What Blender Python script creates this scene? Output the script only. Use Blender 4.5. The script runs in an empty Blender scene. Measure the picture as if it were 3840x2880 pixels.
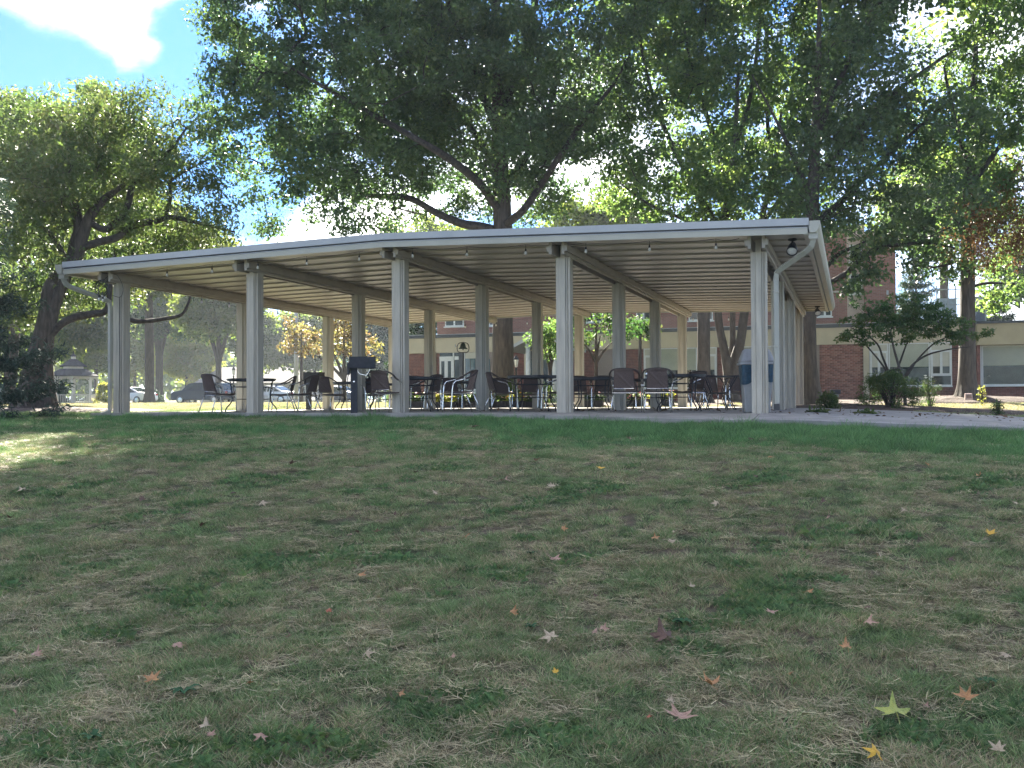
import bpy, math, random
import numpy as np
from mathutils import Vector, Matrix
random.seed(7); rng = np.random.default_rng(7)
PI = math.pi
SC = bpy.context.scene
COL = SC.collection

# ---------------------------------------------------------------- camera
CAM = np.array([16.0192, -19.3104, 0.219]); FPX = 3793.9
YAW, PITCH, ROLL = -0.3241, 0.0173, -0.0046
_F = np.array([math.sin(YAW)*math.cos(PITCH), math.cos(YAW)*math.cos(PITCH), math.sin(PITCH)])
_r = np.array([math.cos(YAW), -math.sin(YAW), 0.0]); _u = np.cross(_r, _F)
_R = _r*math.cos(ROLL) + _u*math.sin(ROLL); _U = -_r*math.sin(ROLL) + _u*math.cos(ROLL)
cam = bpy.data.cameras.new('camera'); camo = bpy.data.objects.new('camera', cam); COL.objects.link(camo)
cam.sensor_width = 36.0; cam.lens = FPX/3840*36.0; cam.clip_start = 0.05; cam.clip_end = 3000
camo.matrix_world = Matrix(((_R[0], _U[0], -_F[0], CAM[0]), (_R[1], _U[1], -_F[1], CAM[1]), (_R[2], _U[2], -_F[2], CAM[2]), (0, 0, 0, 1)))
SC.camera = camo

# ---------------------------------------------------------------- sky, sun, exposure
SUN_EL, SUN_AZ = math.radians(34), math.radians(-30)      # azimuth from +Y towards +X
w = bpy.data.worlds.new('World'); SC.world = w; w.use_nodes = True
nt = w.node_tree; nt.nodes.clear()
def N(t, kind, **kw):
    n = t.nodes.new(kind)
    for k, v in kw.items():
        if k in ('op',): n.operation = v
        elif hasattr(n, k) and not k[0].isupper(): setattr(n, k, v)
    return n
sky = N(nt, 'ShaderNodeTexSky'); sky.sky_type = 'NISHITA'; sky.sun_disc = False
sky.sun_elevation = SUN_EL; sky.sun_rotation = SUN_AZ; sky.altitude = 100; sky.air_density = 1.0; sky.dust_density = 0.3; sky.ozone_density = 2.5
tc = N(nt, 'ShaderNodeTexCoord')
# clouds: noise on the view direction, flattened towards the horizon
mp = N(nt, 'ShaderNodeMapping'); mp.inputs['Scale'].default_value = (1, 1, 1.9); mp.inputs['Location'].default_value = (0.30, 0.12, 0.05)
nz = N(nt, 'ShaderNodeTexNoise'); nz.inputs['Scale'].default_value = 3.1; nz.inputs['Detail'].default_value = 9; nz.inputs['Roughness'].default_value = 0.58; nz.inputs['Distortion'].default_value = 0.25
nt.links.new(tc.outputs['Generated'], mp.inputs['Vector']); nt.links.new(mp.outputs['Vector'], nz.inputs['Vector'])
def pixdir(px, py):
    v = _F + _R*((px-1920)/FPX) - _U*((py-1440)/FPX)
    return v/np.linalg.norm(v)
# two cloud banks seen in the photo, as soft lobes around their real directions, broken up by the noise
acc = None
for (px, py, rad, wt) in [(420, 60, 0.085, 0.30), (180, -60, 0.10, 0.34), (520, 210, 0.055, 0.30), (560, 20, 0.05, 0.22), (1150, 905, 0.09, 0.30), (1450, 880, 0.07, 0.26), (880, 950, 0.06, 0.22)]:
    d = pixdir(px, py)
    dp = N(nt, 'ShaderNodeVectorMath', op='DISTANCE'); nt.links.new(tc.outputs['Generated'], dp.inputs[0]); dp.inputs[1].default_value = tuple(d)
    mr = N(nt, 'ShaderNodeMapRange'); mr.interpolation_type = 'SMOOTHSTEP'
    mr.inputs['From Min'].default_value = rad; mr.inputs['From Max'].default_value = rad*0.15; mr.inputs['To Min'].default_value = 0; mr.inputs['To Max'].default_value = wt
    nt.links.new(dp.outputs['Value'], mr.inputs['Value'])
    if acc is None: acc = mr.outputs['Result']
    else:
        a = N(nt, 'ShaderNodeMath', op='MAXIMUM'); nt.links.new(acc, a.inputs[0]); nt.links.new(mr.outputs['Result'], a.inputs[1]); acc = a.outputs[0]
neg = None
for (px, py, rad, wt) in [(60, 200, 0.10, 0.30), (690, 420, 0.12, 0.30), (860, 620, 0.10, 0.30), (960, 700, 0.08, 0.25), (250, 330, .09, .28), (640, 130, .05, .25)]:
    d = pixdir(px, py)
    dp = N(nt, 'ShaderNodeVectorMath', op='DISTANCE'); nt.links.new(tc.outputs['Generated'], dp.inputs[0]); dp.inputs[1].default_value = tuple(d)
    mr = N(nt, 'ShaderNodeMapRange'); mr.interpolation_type = 'SMOOTHSTEP'
    mr.inputs['From Min'].default_value = rad; mr.inputs['From Max'].default_value = rad*0.3; mr.inputs['To Min'].default_value = 0; mr.inputs['To Max'].default_value = wt
    nt.links.new(dp.outputs['Value'], mr.inputs['Value'])
    if neg is None: neg = mr.outputs['Result']
    else:
        a = N(nt, 'ShaderNodeMath', op='MAXIMUM'); nt.links.new(neg, a.inputs[0]); nt.links.new(mr.outputs['Result'], a.inputs[1]); neg = a.outputs[0]
sb_ = N(nt, 'ShaderNodeMath', op='SUBTRACT'); nt.links.new(acc, sb_.inputs[0]); nt.links.new(neg, sb_.inputs[1])
a = N(nt, 'ShaderNodeMath', op='ADD'); nt.links.new(nz.outputs['Fac'], a.inputs[0]); nt.links.new(sb_.outputs[0], a.inputs[1])
cr = N(nt, 'ShaderNodeMapRange'); cr.interpolation_type = 'SMOOTHSTEP'; cr.inputs['From Min'].default_value = 0.45; cr.inputs['From Max'].default_value = 0.76
nt.links.new(a.outputs[0], cr.inputs['Value'])
nz2 = N(nt, 'ShaderNodeTexNoise'); nz2.inputs['Scale'].default_value = 9; nz2.inputs['Detail'].default_value = 6
nt.links.new(mp.outputs['Vector'], nz2.inputs['Vector'])
crmp = N(nt, 'ShaderNodeValToRGB'); crmp.color_ramp.elements[0].color = (5.2, 5.5, 5.8, 1); crmp.color_ramp.elements[0].position = 0.35
crmp.color_ramp.elements[1].color = (10.5, 10.2, 9.6, 1); crmp.color_ramp.elements[1].position = 0.62
nt.links.new(nz2.outputs['Fac'], crmp.inputs['Fac'])
tint = N(nt, 'ShaderNodeMix'); tint.data_type = 'RGBA'; tint.blend_type = 'MULTIPLY'; tint.inputs[0].default_value = 1
tint.inputs[7].default_value = (0.10, 0.205, 0.365, 1); nt.links.new(sky.outputs[0], tint.inputs[6])
mx = N(nt, 'ShaderNodeMix'); mx.data_type = 'RGBA'
nt.links.new(cr.outputs['Result'], mx.inputs[0]); nt.links.new(tint.outputs[2], mx.inputs[6]); nt.links.new(crmp.outputs['Color'], mx.inputs[7])
bg = N(nt, 'ShaderNodeBackground'); bg.inputs['Strength'].default_value = 0.07
wo = N(nt, 'ShaderNodeOutputWorld'); nt.links.new(mx.outputs[2], bg.inputs['Color']); nt.links.new(bg.outputs[0], wo.inputs['Surface'])

sun = bpy.data.lights.new('sun', 'SUN'); suno = bpy.data.objects.new('sun', sun); COL.objects.link(suno)
sun.energy = 4.6; sun.angle = math.radians(0.55); sun.color = (1.0, 0.93, 0.80)
sd = Vector((math.sin(SUN_AZ)*math.cos(SUN_EL), math.cos(SUN_AZ)*math.cos(SUN_EL), math.sin(SUN_EL)))
suno.rotation_euler = sd.to_track_quat('Z', 'Y').to_euler()
SC.view_settings.view_transform = 'Standard'; SC.view_settings.look = 'None'; SC.view_settings.gamma = 1
SC.view_settings.use_curve_mapping = False; SC.view_settings.exposure = 3.1
SC.render.film_transparent = False
cy = SC.cycles; cy.max_bounces = 7; cy.diffuse_bounces = 4; cy.glossy_bounces = 3; cy.transmission_bounces = 5; cy.transparent_max_bounces = 8
cy.sample_clamp_indirect = 8; cy.use_denoising = True; cy.denoising_prefilter = 'NONE'; cy.volume_bounces = 0; cy.volume_max_steps = 64; cy.caustics_reflective = False; cy.caustics_refractive = False

# ---------------------------------------------------------------- geometry of the place
def P(px, py, d):
    """point seen at photo pixel (px,py), at forward distance d metres"""
    return CAM + _F*d + _R*((px-1920)/FPX*d) - _U*((py-1440)/FPX*d)
def on_Y(px, Y):
    """world x where the vertical plane y=Y is met by the column px"""
    v = _F + _R*((px-1920)/FPX); t = (Y-CAM[1])/v[1]
    return (CAM + v*t)[0]
def z_on_Y(px, py, Y):
    v = _F + _R*((px-1920)/FPX) - _U*((py-1440)/FPX); t = (Y-CAM[1])/v[1]
    return (CAM + v*t)[2]
_FY = [-60, -17.5, -15, -13.1, -11.2, -9.3, -7, -4.1, -1.9, 0, 16, 22, 60, 85, 105, 140, 500]
_FZ = [-1.5, -1.44, -1.40, -1.24, -0.96, -0.66, -0.38, -0.20, -0.125, -0.09, -0.02, 0.13, 0.08, 0.10, 0.5, 0.8, 1.0]
_yy = np.linspace(-60, 500, 5601); _zz = np.interp(_yy, _FY, _FZ)
_k = np.ones(17)/17; _zz = np.convolve(np.pad(_zz, 8, 'edge'), _k, 'valid')
def smooth(a, b, x):
    t = np.clip((x-a)/(b-a), 0, 1); return t*t*(3-2*t)
MOUNDS = [(-2.3, 10.6, 2.6, .18), ]
def ground(x, y):
    x = np.asarray(x, float); y = np.asarray(y, float)
    z = np.interp(y, _yy, _zz)
    z = z - 0.04*np.clip(x-15.2, 0, 12)*smooth(20, 8, y)*smooth(-14, -5, y)
    z = z - 0.10*smooth(9, 14.5, x)*smooth(1.5, -1.5, y)*smooth(-9, -3, y)
    z = z + 0.10*smooth(-2, -14, x)*smooth(-6, 4, y)*smooth(40, 10, y)
    for (mx_, my_, r_, h_) in MOUNDS:
        z = z + h_*np.exp(-((x-mx_)**2+(y-my_)**2)/(r_*r_)*1.6)
    z = z + 0.018*np.sin(x*1.3+.7*np.sin(y*.9))*np.sin(y*1.1+.5) + 0.010*np.sin(x*3.1+y*1.7)
    return z
def slab_z(x, y):
    x = np.asarray(x, float); y = np.asarray(y, float)
    return -0.022*smooth(9, 14.5, x)*smooth(3, 0, y) - 0.085*smooth(8, 14.5, x)*smooth(-.25, -1.8, y) - 0.036*np.clip(x-15.0, 0, 12)*smooth(22, 10, y)
def hit(px, py):
    v = _F + _R*((px-1920)/FPX) - _U*((py-1440)/FPX)
    t = 2.5
    while t < 200:
        p = CAM + v*t
        if p[2] <= float(ground(p[0], p[1])): return p
        t += 0.02
    return p

# ---------------------------------------------------------------- helpers
def tag(o, label=None, cat=None, group=None, kind=None):
    if label: o['label'] = label
    if cat: o['category'] = cat
    if group: o['group'] = group
    if kind: o['kind'] = kind
    return o
def thing(name, label, cat, loc=(0, 0, 0), rz=0, group=None):
    o = bpy.data.objects.new(name, None); COL.objects.link(o); o.empty_display_size = .2
    o.location = loc; o.rotation_euler = (0, 0, rz)
    return tag(o, label, cat, group)
class MB:
    def __init__(s): s.v = []; s.f = []; s.mi = []; s.m = 0
    def add(s, vs, fs):
        b = len(s.v); s.v += [tuple(map(float, q)) for q in vs]; s.f += [tuple(b+i for i in f) for f in fs]; s.mi += [s.m]*len(fs); return s
    def box(s, x0, x1, y0, y1, z0, z1):
        return s.add([(x0, y0, z0), (x1, y0, z0), (x1, y1, z0), (x0, y1, z0), (x0, y0, z1), (x1, y0, z1), (x1, y1, z1), (x0, y1, z1)],
                     [(0, 3, 2, 1), (4, 5, 6, 7), (0, 1, 5, 4), (1, 2, 6, 5), (2, 3, 7, 6), (3, 0, 4, 7)])
    def hexa(s, b, t):      # 4 bottom and 4 top corners
        return s.add(list(b)+list(t), [(0, 3, 2, 1), (4, 5, 6, 7), (0, 1, 5, 4), (1, 2, 6, 5), (2, 3, 7, 6), (3, 0, 4, 7)])
    def tube(s, path, r, n=8, cap=True, sx=1.0, sy=1.0, ph=0.0):
        path = [np.array(p, float) for p in path]; k = len(path)
        rr = r if hasattr(r, '__len__') else [r]*k
        T = []
        for i in range(k):
            a = path[min(i+1, k-1)]-path[max(i-1, 0)]; T.append(a/(np.linalg.norm(a)+1e-9))
        up = np.array([0, 0, 1.0]) if abs(T[0][2]) < .9 else np.array([0, 1.0, 0])
        u = np.cross(T[0], up); u /= np.linalg.norm(u)
        vs = []
        for i in range(k):
            u = u-T[i]*np.dot(u, T[i]); u /= (np.linalg.norm(u)+1e-9); w_ = np.cross(T[i], u)
            for j in range(n):
                a = 2*PI*j/n+ph; vs.append(path[i]+u*math.cos(a)*rr[i]*sx+w_*math.sin(a)*rr[i]*sy)
        fs = [(i*n+j, i*n+(j+1) % n, (i+1)*n+(j+1) % n, (i+1)*n+j) for i in range(k-1) for j in range(n)]
        if cap: fs += [tuple(range(n))[::-1], tuple((k-1)*n+j for j in range(n))]
        return s.add(vs, fs)
    def lathe(s, prof, n=16, c=(0, 0, 0), sx=1, sy=1, cap=True):
        vs = [(c[0]+r*math.cos(2*PI*j/n)*sx, c[1]+r*math.sin(2*PI*j/n)*sy, c[2]+z) for r, z in prof for j in range(n)]
        k = len(prof); fs = [(i*n+j, i*n+(j+1) % n, (i+1)*n+(j+1) % n, (i+1)*n+j) for i in range(k-1) for j in range(n)]
        if cap: fs += [tuple(range(n))[::-1], tuple((k-1)*n+j for j in range(n))]
        return s.add(vs, fs)
    def rot(s, M):
        s.v = [tuple(M @ Vector(q)) for q in s.v]; return s
    def mesh(s, name, m, smooth_=False):
        me = bpy.data.meshes.new(name); me.from_pydata(s.v, [], s.f)
        ms = m if isinstance(m, (list, tuple)) else [m]
        for q in ms: me.materials.append(q)
        if len(ms) > 1: me.polygons.foreach_set('material_index', s.mi)
        if smooth_: me.polygons.foreach_set('use_smooth', [True]*len(me.polygons))
        me.update(); return me
    def build(s, name, m, parent=None, loc=None, smooth_=False, bevel=0):
        o = bpy.data.objects.new(name, s.mesh(name, m, smooth_)); COL.objects.link(o)
        if parent: o.parent = parent
        if loc is not None: o.location = loc
        if bevel:
            b = o.modifiers.new('bevel', 'BEVEL'); b.width = bevel; b.segments = 2; b.limit_method = 'ANGLE'; b.angle_limit = .6
        return o
def bend(pts, n=5):
    """smooth a polyline (Catmull-Rom)"""
    pts = [np.array(p, float) for p in pts]; q = [2*pts[0]-pts[1]]+pts+[2*pts[-1]-pts[-2]]; out = []
    for i in range(1, len(q)-2):
        for j in range(n):
            t = j/n; a, b, c, d = q[i-1], q[i], q[i+1], q[i+2]
            out.append(.5*((2*b)+(-a+c)*t+(2*a-5*b+4*c-d)*t*t+(-a+3*b-3*c+d)*t**3))
    out.append(pts[-1]); return out
def copy_tree(o, parent=None):
    c = o.copy(); COL.objects.link(c); c.parent = parent
    for ch in list(o.children): copy_tree(ch, c)
    return c
def put(name, mesh, parent=None, loc=None, rz=None):
    o = bpy.data.objects.new(name, mesh); COL.objects.link(o)
    if parent: o.parent = parent
    if loc is not None: o.location = loc
    if rz is not None: o.rotation_euler = (0, 0, rz)
    return o
def np_mesh(name, V, F, mat, rnd=None, rname='rnd', smooth_=False):
    """V (n,3); F (m,k) equal-sized faces; rnd per face value stored as a face attribute"""
    me = bpy.data.meshes.new(name); n, m, k = len(V), len(F), F.shape[1]
    me.vertices.add(n); me.vertices.foreach_set('co', np.ascontiguousarray(V, np.float32).ravel())
    me.loops.add(m*k); me.loops.foreach_set('vertex_index', np.ascontiguousarray(F, np.int32).ravel())
    me.polygons.add(m); me.polygons.foreach_set('loop_start', np.arange(0, m*k, k, dtype=np.int32))
    try: me.polygons.foreach_set('loop_total', np.full(m, k, dtype=np.int32))
    except Exception: pass
    if smooth_: me.polygons.foreach_set('use_smooth', np.ones(m, bool))
    for q in (mat if isinstance(mat, (list, tuple)) else [mat]): me.materials.append(q)
    if rnd is not None:
        at = me.attributes.new(rname, 'FLOAT', 'FACE'); at.data.foreach_set('value', np.ascontiguousarray(rnd, np.float32))
    me.update(calc_edges=True); me.validate(); return me

# ---------------------------------------------------------------- materials
def mat(name, col, rough=.6, metal=0.0, var=.12, scale=8, bump=0, bscale=40, col2=None, emit=None, coords='Object', spec=.5, stretch=(1, 1, 1), detail=5):
    m = bpy.data.materials.new(name); m.use_nodes = True; t = m.node_tree; b = t.nodes['Principled BSDF']
    b.inputs['Roughness'].default_value = rough; b.inputs['Metallic'].default_value = metal
    b.inputs['Specular IOR Level'].default_value = spec
    tc_ = t.nodes.new('ShaderNodeTexCoord'); mp_ = t.nodes.new('ShaderNodeMapping'); mp_.inputs['Scale'].default_value = stretch
    if coords == 'World':
        g = t.nodes.new('ShaderNodeNewGeometry'); t.links.new(g.outputs['Position'], mp_.inputs['Vector'])
    else: t.links.new(tc_.outputs[coords], mp_.inputs['Vector'])
    n = t.nodes.new('ShaderNodeTexNoise'); n.inputs['Scale'].default_value = scale; n.inputs['Detail'].default_value = detail; n.inputs['Roughness'].default_value = .6
    t.links.new(mp_.outputs['Vector'], n.inputs['Vector'])
    r = t.nodes.new('ShaderNodeValToRGB'); c2 = col2 or tuple(c*(1-2*var) for c in col)
    r.color_ramp.elements[0].position = .32; r.color_ramp.elements[1].position = .68
    r.color_ramp.elements[0].color = (*c2, 1); r.color_ramp.elements[1].color = (*[min(c*(1+(0 if col2 else var)), 1) for c in col], 1)
    t.links.new(n.outputs['Fac'], r.inputs['Fac']); t.links.new(r.outputs['Color'], b.inputs['Base Color'])
    if bump:
        n2 = t.nodes.new('ShaderNodeTexNoise'); n2.inputs['Scale'].default_value = bscale; n2.inputs['Detail'].default_value = 6
        t.links.new(mp_.outputs['Vector'], n2.inputs['Vector'])
        bp = t.nodes.new('ShaderNodeBump'); bp.inputs['Strength'].default_value = bump; bp.inputs['Distance'].default_value = .02
        t.links.new(n2.outputs['Fac'], bp.inputs['Height']); t.links.new(bp.outputs['Normal'], b.inputs['Normal'])
    if emit: b.inputs['Emission Color'].default_value = (*emit[:3], 1); b.inputs['Emission Strength'].default_value = emit[3]
    return m
def leaf_mat(name, cols, trans, tr=.5, rough=.5):
    """cols: ramp of reflected colours over the per-leaf value; trans: ramp of transmitted colours"""
    m = bpy.data.materials.new(name); m.use_nodes = True; t = m.node_tree; t.nodes.clear()
    at = t.nodes.new('ShaderNodeAttribute'); at.attribute_name = 'rnd'
    def ramp(cs):
        r = t.nodes.new('ShaderNodeValToRGB'); e = r.color_ramp.elements
        while len(e) < len(cs): e.new(.5)
        for i, c in enumerate(cs): e[i].position = i/(len(cs)-1) if len(c) == 3 else c[3]; e[i].color = (*c[:3], 1)
        t.links.new(at.outputs['Fac'], r.inputs['Fac']); return r
    a, b = ramp(cols), ramp(trans)
    d = t.nodes.new('ShaderNodeBsdfPrincipled'); d.inputs['Roughness'].default_value = rough; d.inputs['Specular IOR Level'].default_value = .35
    tl = t.nodes.new('ShaderNodeBsdfTranslucent'); mx_ = t.nodes.new('ShaderNodeMixShader'); mx_.inputs[0].default_value = tr
    o = t.nodes.new('ShaderNodeOutputMaterial')
    t.links.new(a.outputs['Color'], d.inputs['Base Color']); t.links.new(b.outputs['Color'], tl.inputs['Color'])
    t.links.new(d.outputs[0], mx_.inputs[1]); t.links.new(tl.outputs[0], mx_.inputs[2]); t.links.new(mx_.outputs[0], o.inputs['Surface'])
    return m
M = {}
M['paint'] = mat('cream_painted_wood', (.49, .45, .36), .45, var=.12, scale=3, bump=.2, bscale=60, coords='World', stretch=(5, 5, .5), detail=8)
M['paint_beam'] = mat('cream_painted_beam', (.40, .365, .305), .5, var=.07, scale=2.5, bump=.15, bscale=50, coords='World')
M['deck'] = mat('beige_enamelled_roof_panel', (.44, .40, .35), .38, var=.05, scale=1.5, coords='World')
M['white_metal'] = mat('pale_grey_coated_metal', (.38, .40, .41), .35, var=.04, scale=2, coords='World')
M['cream_metal'] = mat('cream_coated_metal', (.38, .375, .31), .35, var=.05, scale=2, coords='World')
M['concrete'] = mat('weathered_concrete', (.33, .315, .28), .85, var=.14, scale=1.6, bump=.35, bscale=70, coords='World')
M['concrete_old'] = mat('brushed_concrete_walk', (.31, .30, .28), .85, var=.15, scale=2.2, bump=.35, bscale=80, coords='World')
M['steel'] = mat('brushed_aluminium', (.72, .72, .70), .22, 1.0, var=.05, scale=20)
M['rattan'] = mat('brown_woven_resin', (.13, .09, .075), .55, var=.3, scale=120, bump=.6, bscale=180, stretch=(1, 1, 2))
M['rattan_band'] = mat('dark_wrapped_resin', (.06, .045, .04), .5, var=.3, scale=90, bump=.5, bscale=200)
M['black'] = mat('black_powder_coat', (.018, .02, .024), .38, var=.15, scale=10)
M['black_rough'] = mat('black_sooty_steel', (.022, .024, .03), .6, var=.25, scale=14, bump=.2, bscale=50)
M['bark'] = mat('grey_furrowed_bark', (.105, .088, .072), .95, col2=(.035, .03, .026), scale=5, bump=1.0, bscale=9, stretch=(3.0, 3.0, .45), coords='World', detail=8)
M['bark_smooth'] = mat('smooth_grey_bark', (.12, .105, .09), .9, col2=(.06, .052, .045), scale=4, bump=.5, bscale=14, stretch=(2, 2, .7), coords='World')
M['twig'] = mat('dark_branch_bark', (.055, .047, .04), .95, var=.3, scale=9, coords='World')
M['mulch'] = mat('shredded_bark_mulch', (.11, .075, .055), .95, col2=(.03, .022, .018), scale=14, bump=1.0, bscale=30, coords='World', detail=9)
M['asphalt'] = mat('asphalt', (.075, .075, .075), .9, var=.15, scale=1.2, bump=.3, bscale=60, coords='World')
M['stucco'] = mat('cream_stucco', (.50, .44, .32), .85, var=.07, scale=1.2, bump=.15, bscale=60, coords='World')
M['mortar'] = mat('mortar', (.30, .25, .22), .95, var=.1, scale=30, coords='World')
M['brick'] = mat('red_brown_brick', (.26, .115, .09), .9, col2=(.13, .06, .05), scale=6, bump=.3, bscale=60, coords='World')
M['white_frame'] = mat('white_window_frame', (.66, .68, .66), .4, var=.04)
M['blind'] = mat('cream_roller_blind', (.52, .50, .42), .8, var=.05, scale=2)
M['glass'] = mat('dark_window_glass', (.03, .045, .045), .05, var=.4, scale=1.2, coords='World', spec=.3)
M['glass_blue'] = mat('blue_tinted_glass', (.03, .08, .11), .06, var=.3, scale=1.5, coords='World', spec=.9)
M['dark_metal'] = mat('dark_bronze_flashing', (.05, .055, .06), .4, var=.1)
# brick pattern for walls too far to pick bricks apart
def far_brick(name, c1, c2, mort):
    m = bpy.data.materials.new(name); m.use_nodes = True; t = m.node_tree; b = t.nodes['Principled BSDF']; b.inputs['Roughness'].default_value = .9
    g = t.nodes.new('ShaderNodeNewGeometry'); mp_ = t.nodes.new('ShaderNodeMapping'); mp_.inputs['Rotation'].default_value = (PI/2, 0, 0)
    t.links.new(g.outputs['Position'], mp_.inputs['Vector'])
    br = t.nodes.new('ShaderNodeTexBrick'); br.inputs['Scale'].default_value = 1; br.inputs['Brick Width'].default_value = .21; br.inputs['Row Height'].default_value = .072
    br.inputs['Mortar Size'].default_value = .008; br.inputs['Color1'].default_value = (*c1, 1); br.inputs['Color2'].default_value = (*c2, 1); br.inputs['Mortar'].default_value = (*mort, 1)
    t.links.new(mp_.outputs['Vector'], br.inputs['Vector'])
    n = t.nodes.new('ShaderNodeTexNoise'); n.inputs['Scale'].default_value = 1.3; n.inputs['Detail'].default_value = 6; t.links.new(g.outputs['Position'], n.inputs['Vector'])
    mx_ = t.nodes.new('ShaderNodeMix'); mx_.data_type = 'RGBA'; mx_.blend_type = 'MULTIPLY'; mx_.inputs[0].default_value = .45
    t.links.new(br.outputs['Color'], mx_.inputs[6]); t.links.new(n.outputs['Fac'], mx_.inputs[7])
    t.links.new(mx_.outputs[2], b.inputs['Base Color']); return m
M['far_brick'] = far_brick('pink_red_brickwork', (.40, .18, .14), (.30, .13, .10), (.36, .28, .24))
# ground of the lawn: thatch, soil and moss between the blades
def lawn_mat():
    m = bpy.data.materials.new('lawn_soil_and_thatch'); m.use_nodes = True; t = m.node_tree; b = t.nodes['Principled BSDF']; b.inputs['Roughness'].default_value = 1; b.inputs['Specular IOR Level'].default_value = .1
    g = t.nodes.new('ShaderNodeNewGeometry')
    def noise(s, det=6, ro=.6):
        n = t.nodes.new('ShaderNodeTexNoise'); n.inputs['Scale'].default_value = s; n.inputs['Detail'].default_value = det; n.inputs['Roughness'].default_value = ro
        t.links.new(g.outputs['Position'], n.inputs['Vector']); return n.outputs['Fac']
    def ramp(f, a, b_, p0, p1):
        r = t.nodes.new('ShaderNodeValToRGB'); r.color_ramp.elements[0].color = (*a, 1); r.color_ramp.elements[1].color = (*b_, 1)
        r.color_ramp.elements[0].position = p0; r.color_ramp.elements[1].position = p1; t.links.new(f, r.inputs['Fac']); return r.outputs['Color']
    def mix(f, a, b_):
        x = t.nodes.new('ShaderNodeMix'); x.data_type = 'RGBA'; t.links.new(f, x.inputs[0]); t.links.new(a, x.inputs[6]); t.links.new(b_, x.inputs[7]); return x.outputs[2]
    gr = ramp(noise(30, 8, .7), (.03, .045, .022), (.11, .14, .065), .35, .7)
    br = ramp(noise(38, 8, .7), (.06, .048, .035), (.22, .18, .125), .3, .72)
    f = ramp(noise(2.6, 5), (0, 0, 0), (1, 1, 1), .42, .60)
    c = mix(f, gr, br); t.links.new(c, b.inputs['Base Color'])
    bp = t.nodes.new('ShaderNodeBump'); bp.inputs['Distance'].default_value = .03; bp.inputs['Strength'].default_value = .8
    t.links.new(noise(60, 6, .7), bp.inputs['Height']); t.links.new(bp.outputs['Normal'], b.inputs['Normal'])
    return m
M['lawn'] = lawn_mat()
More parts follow.
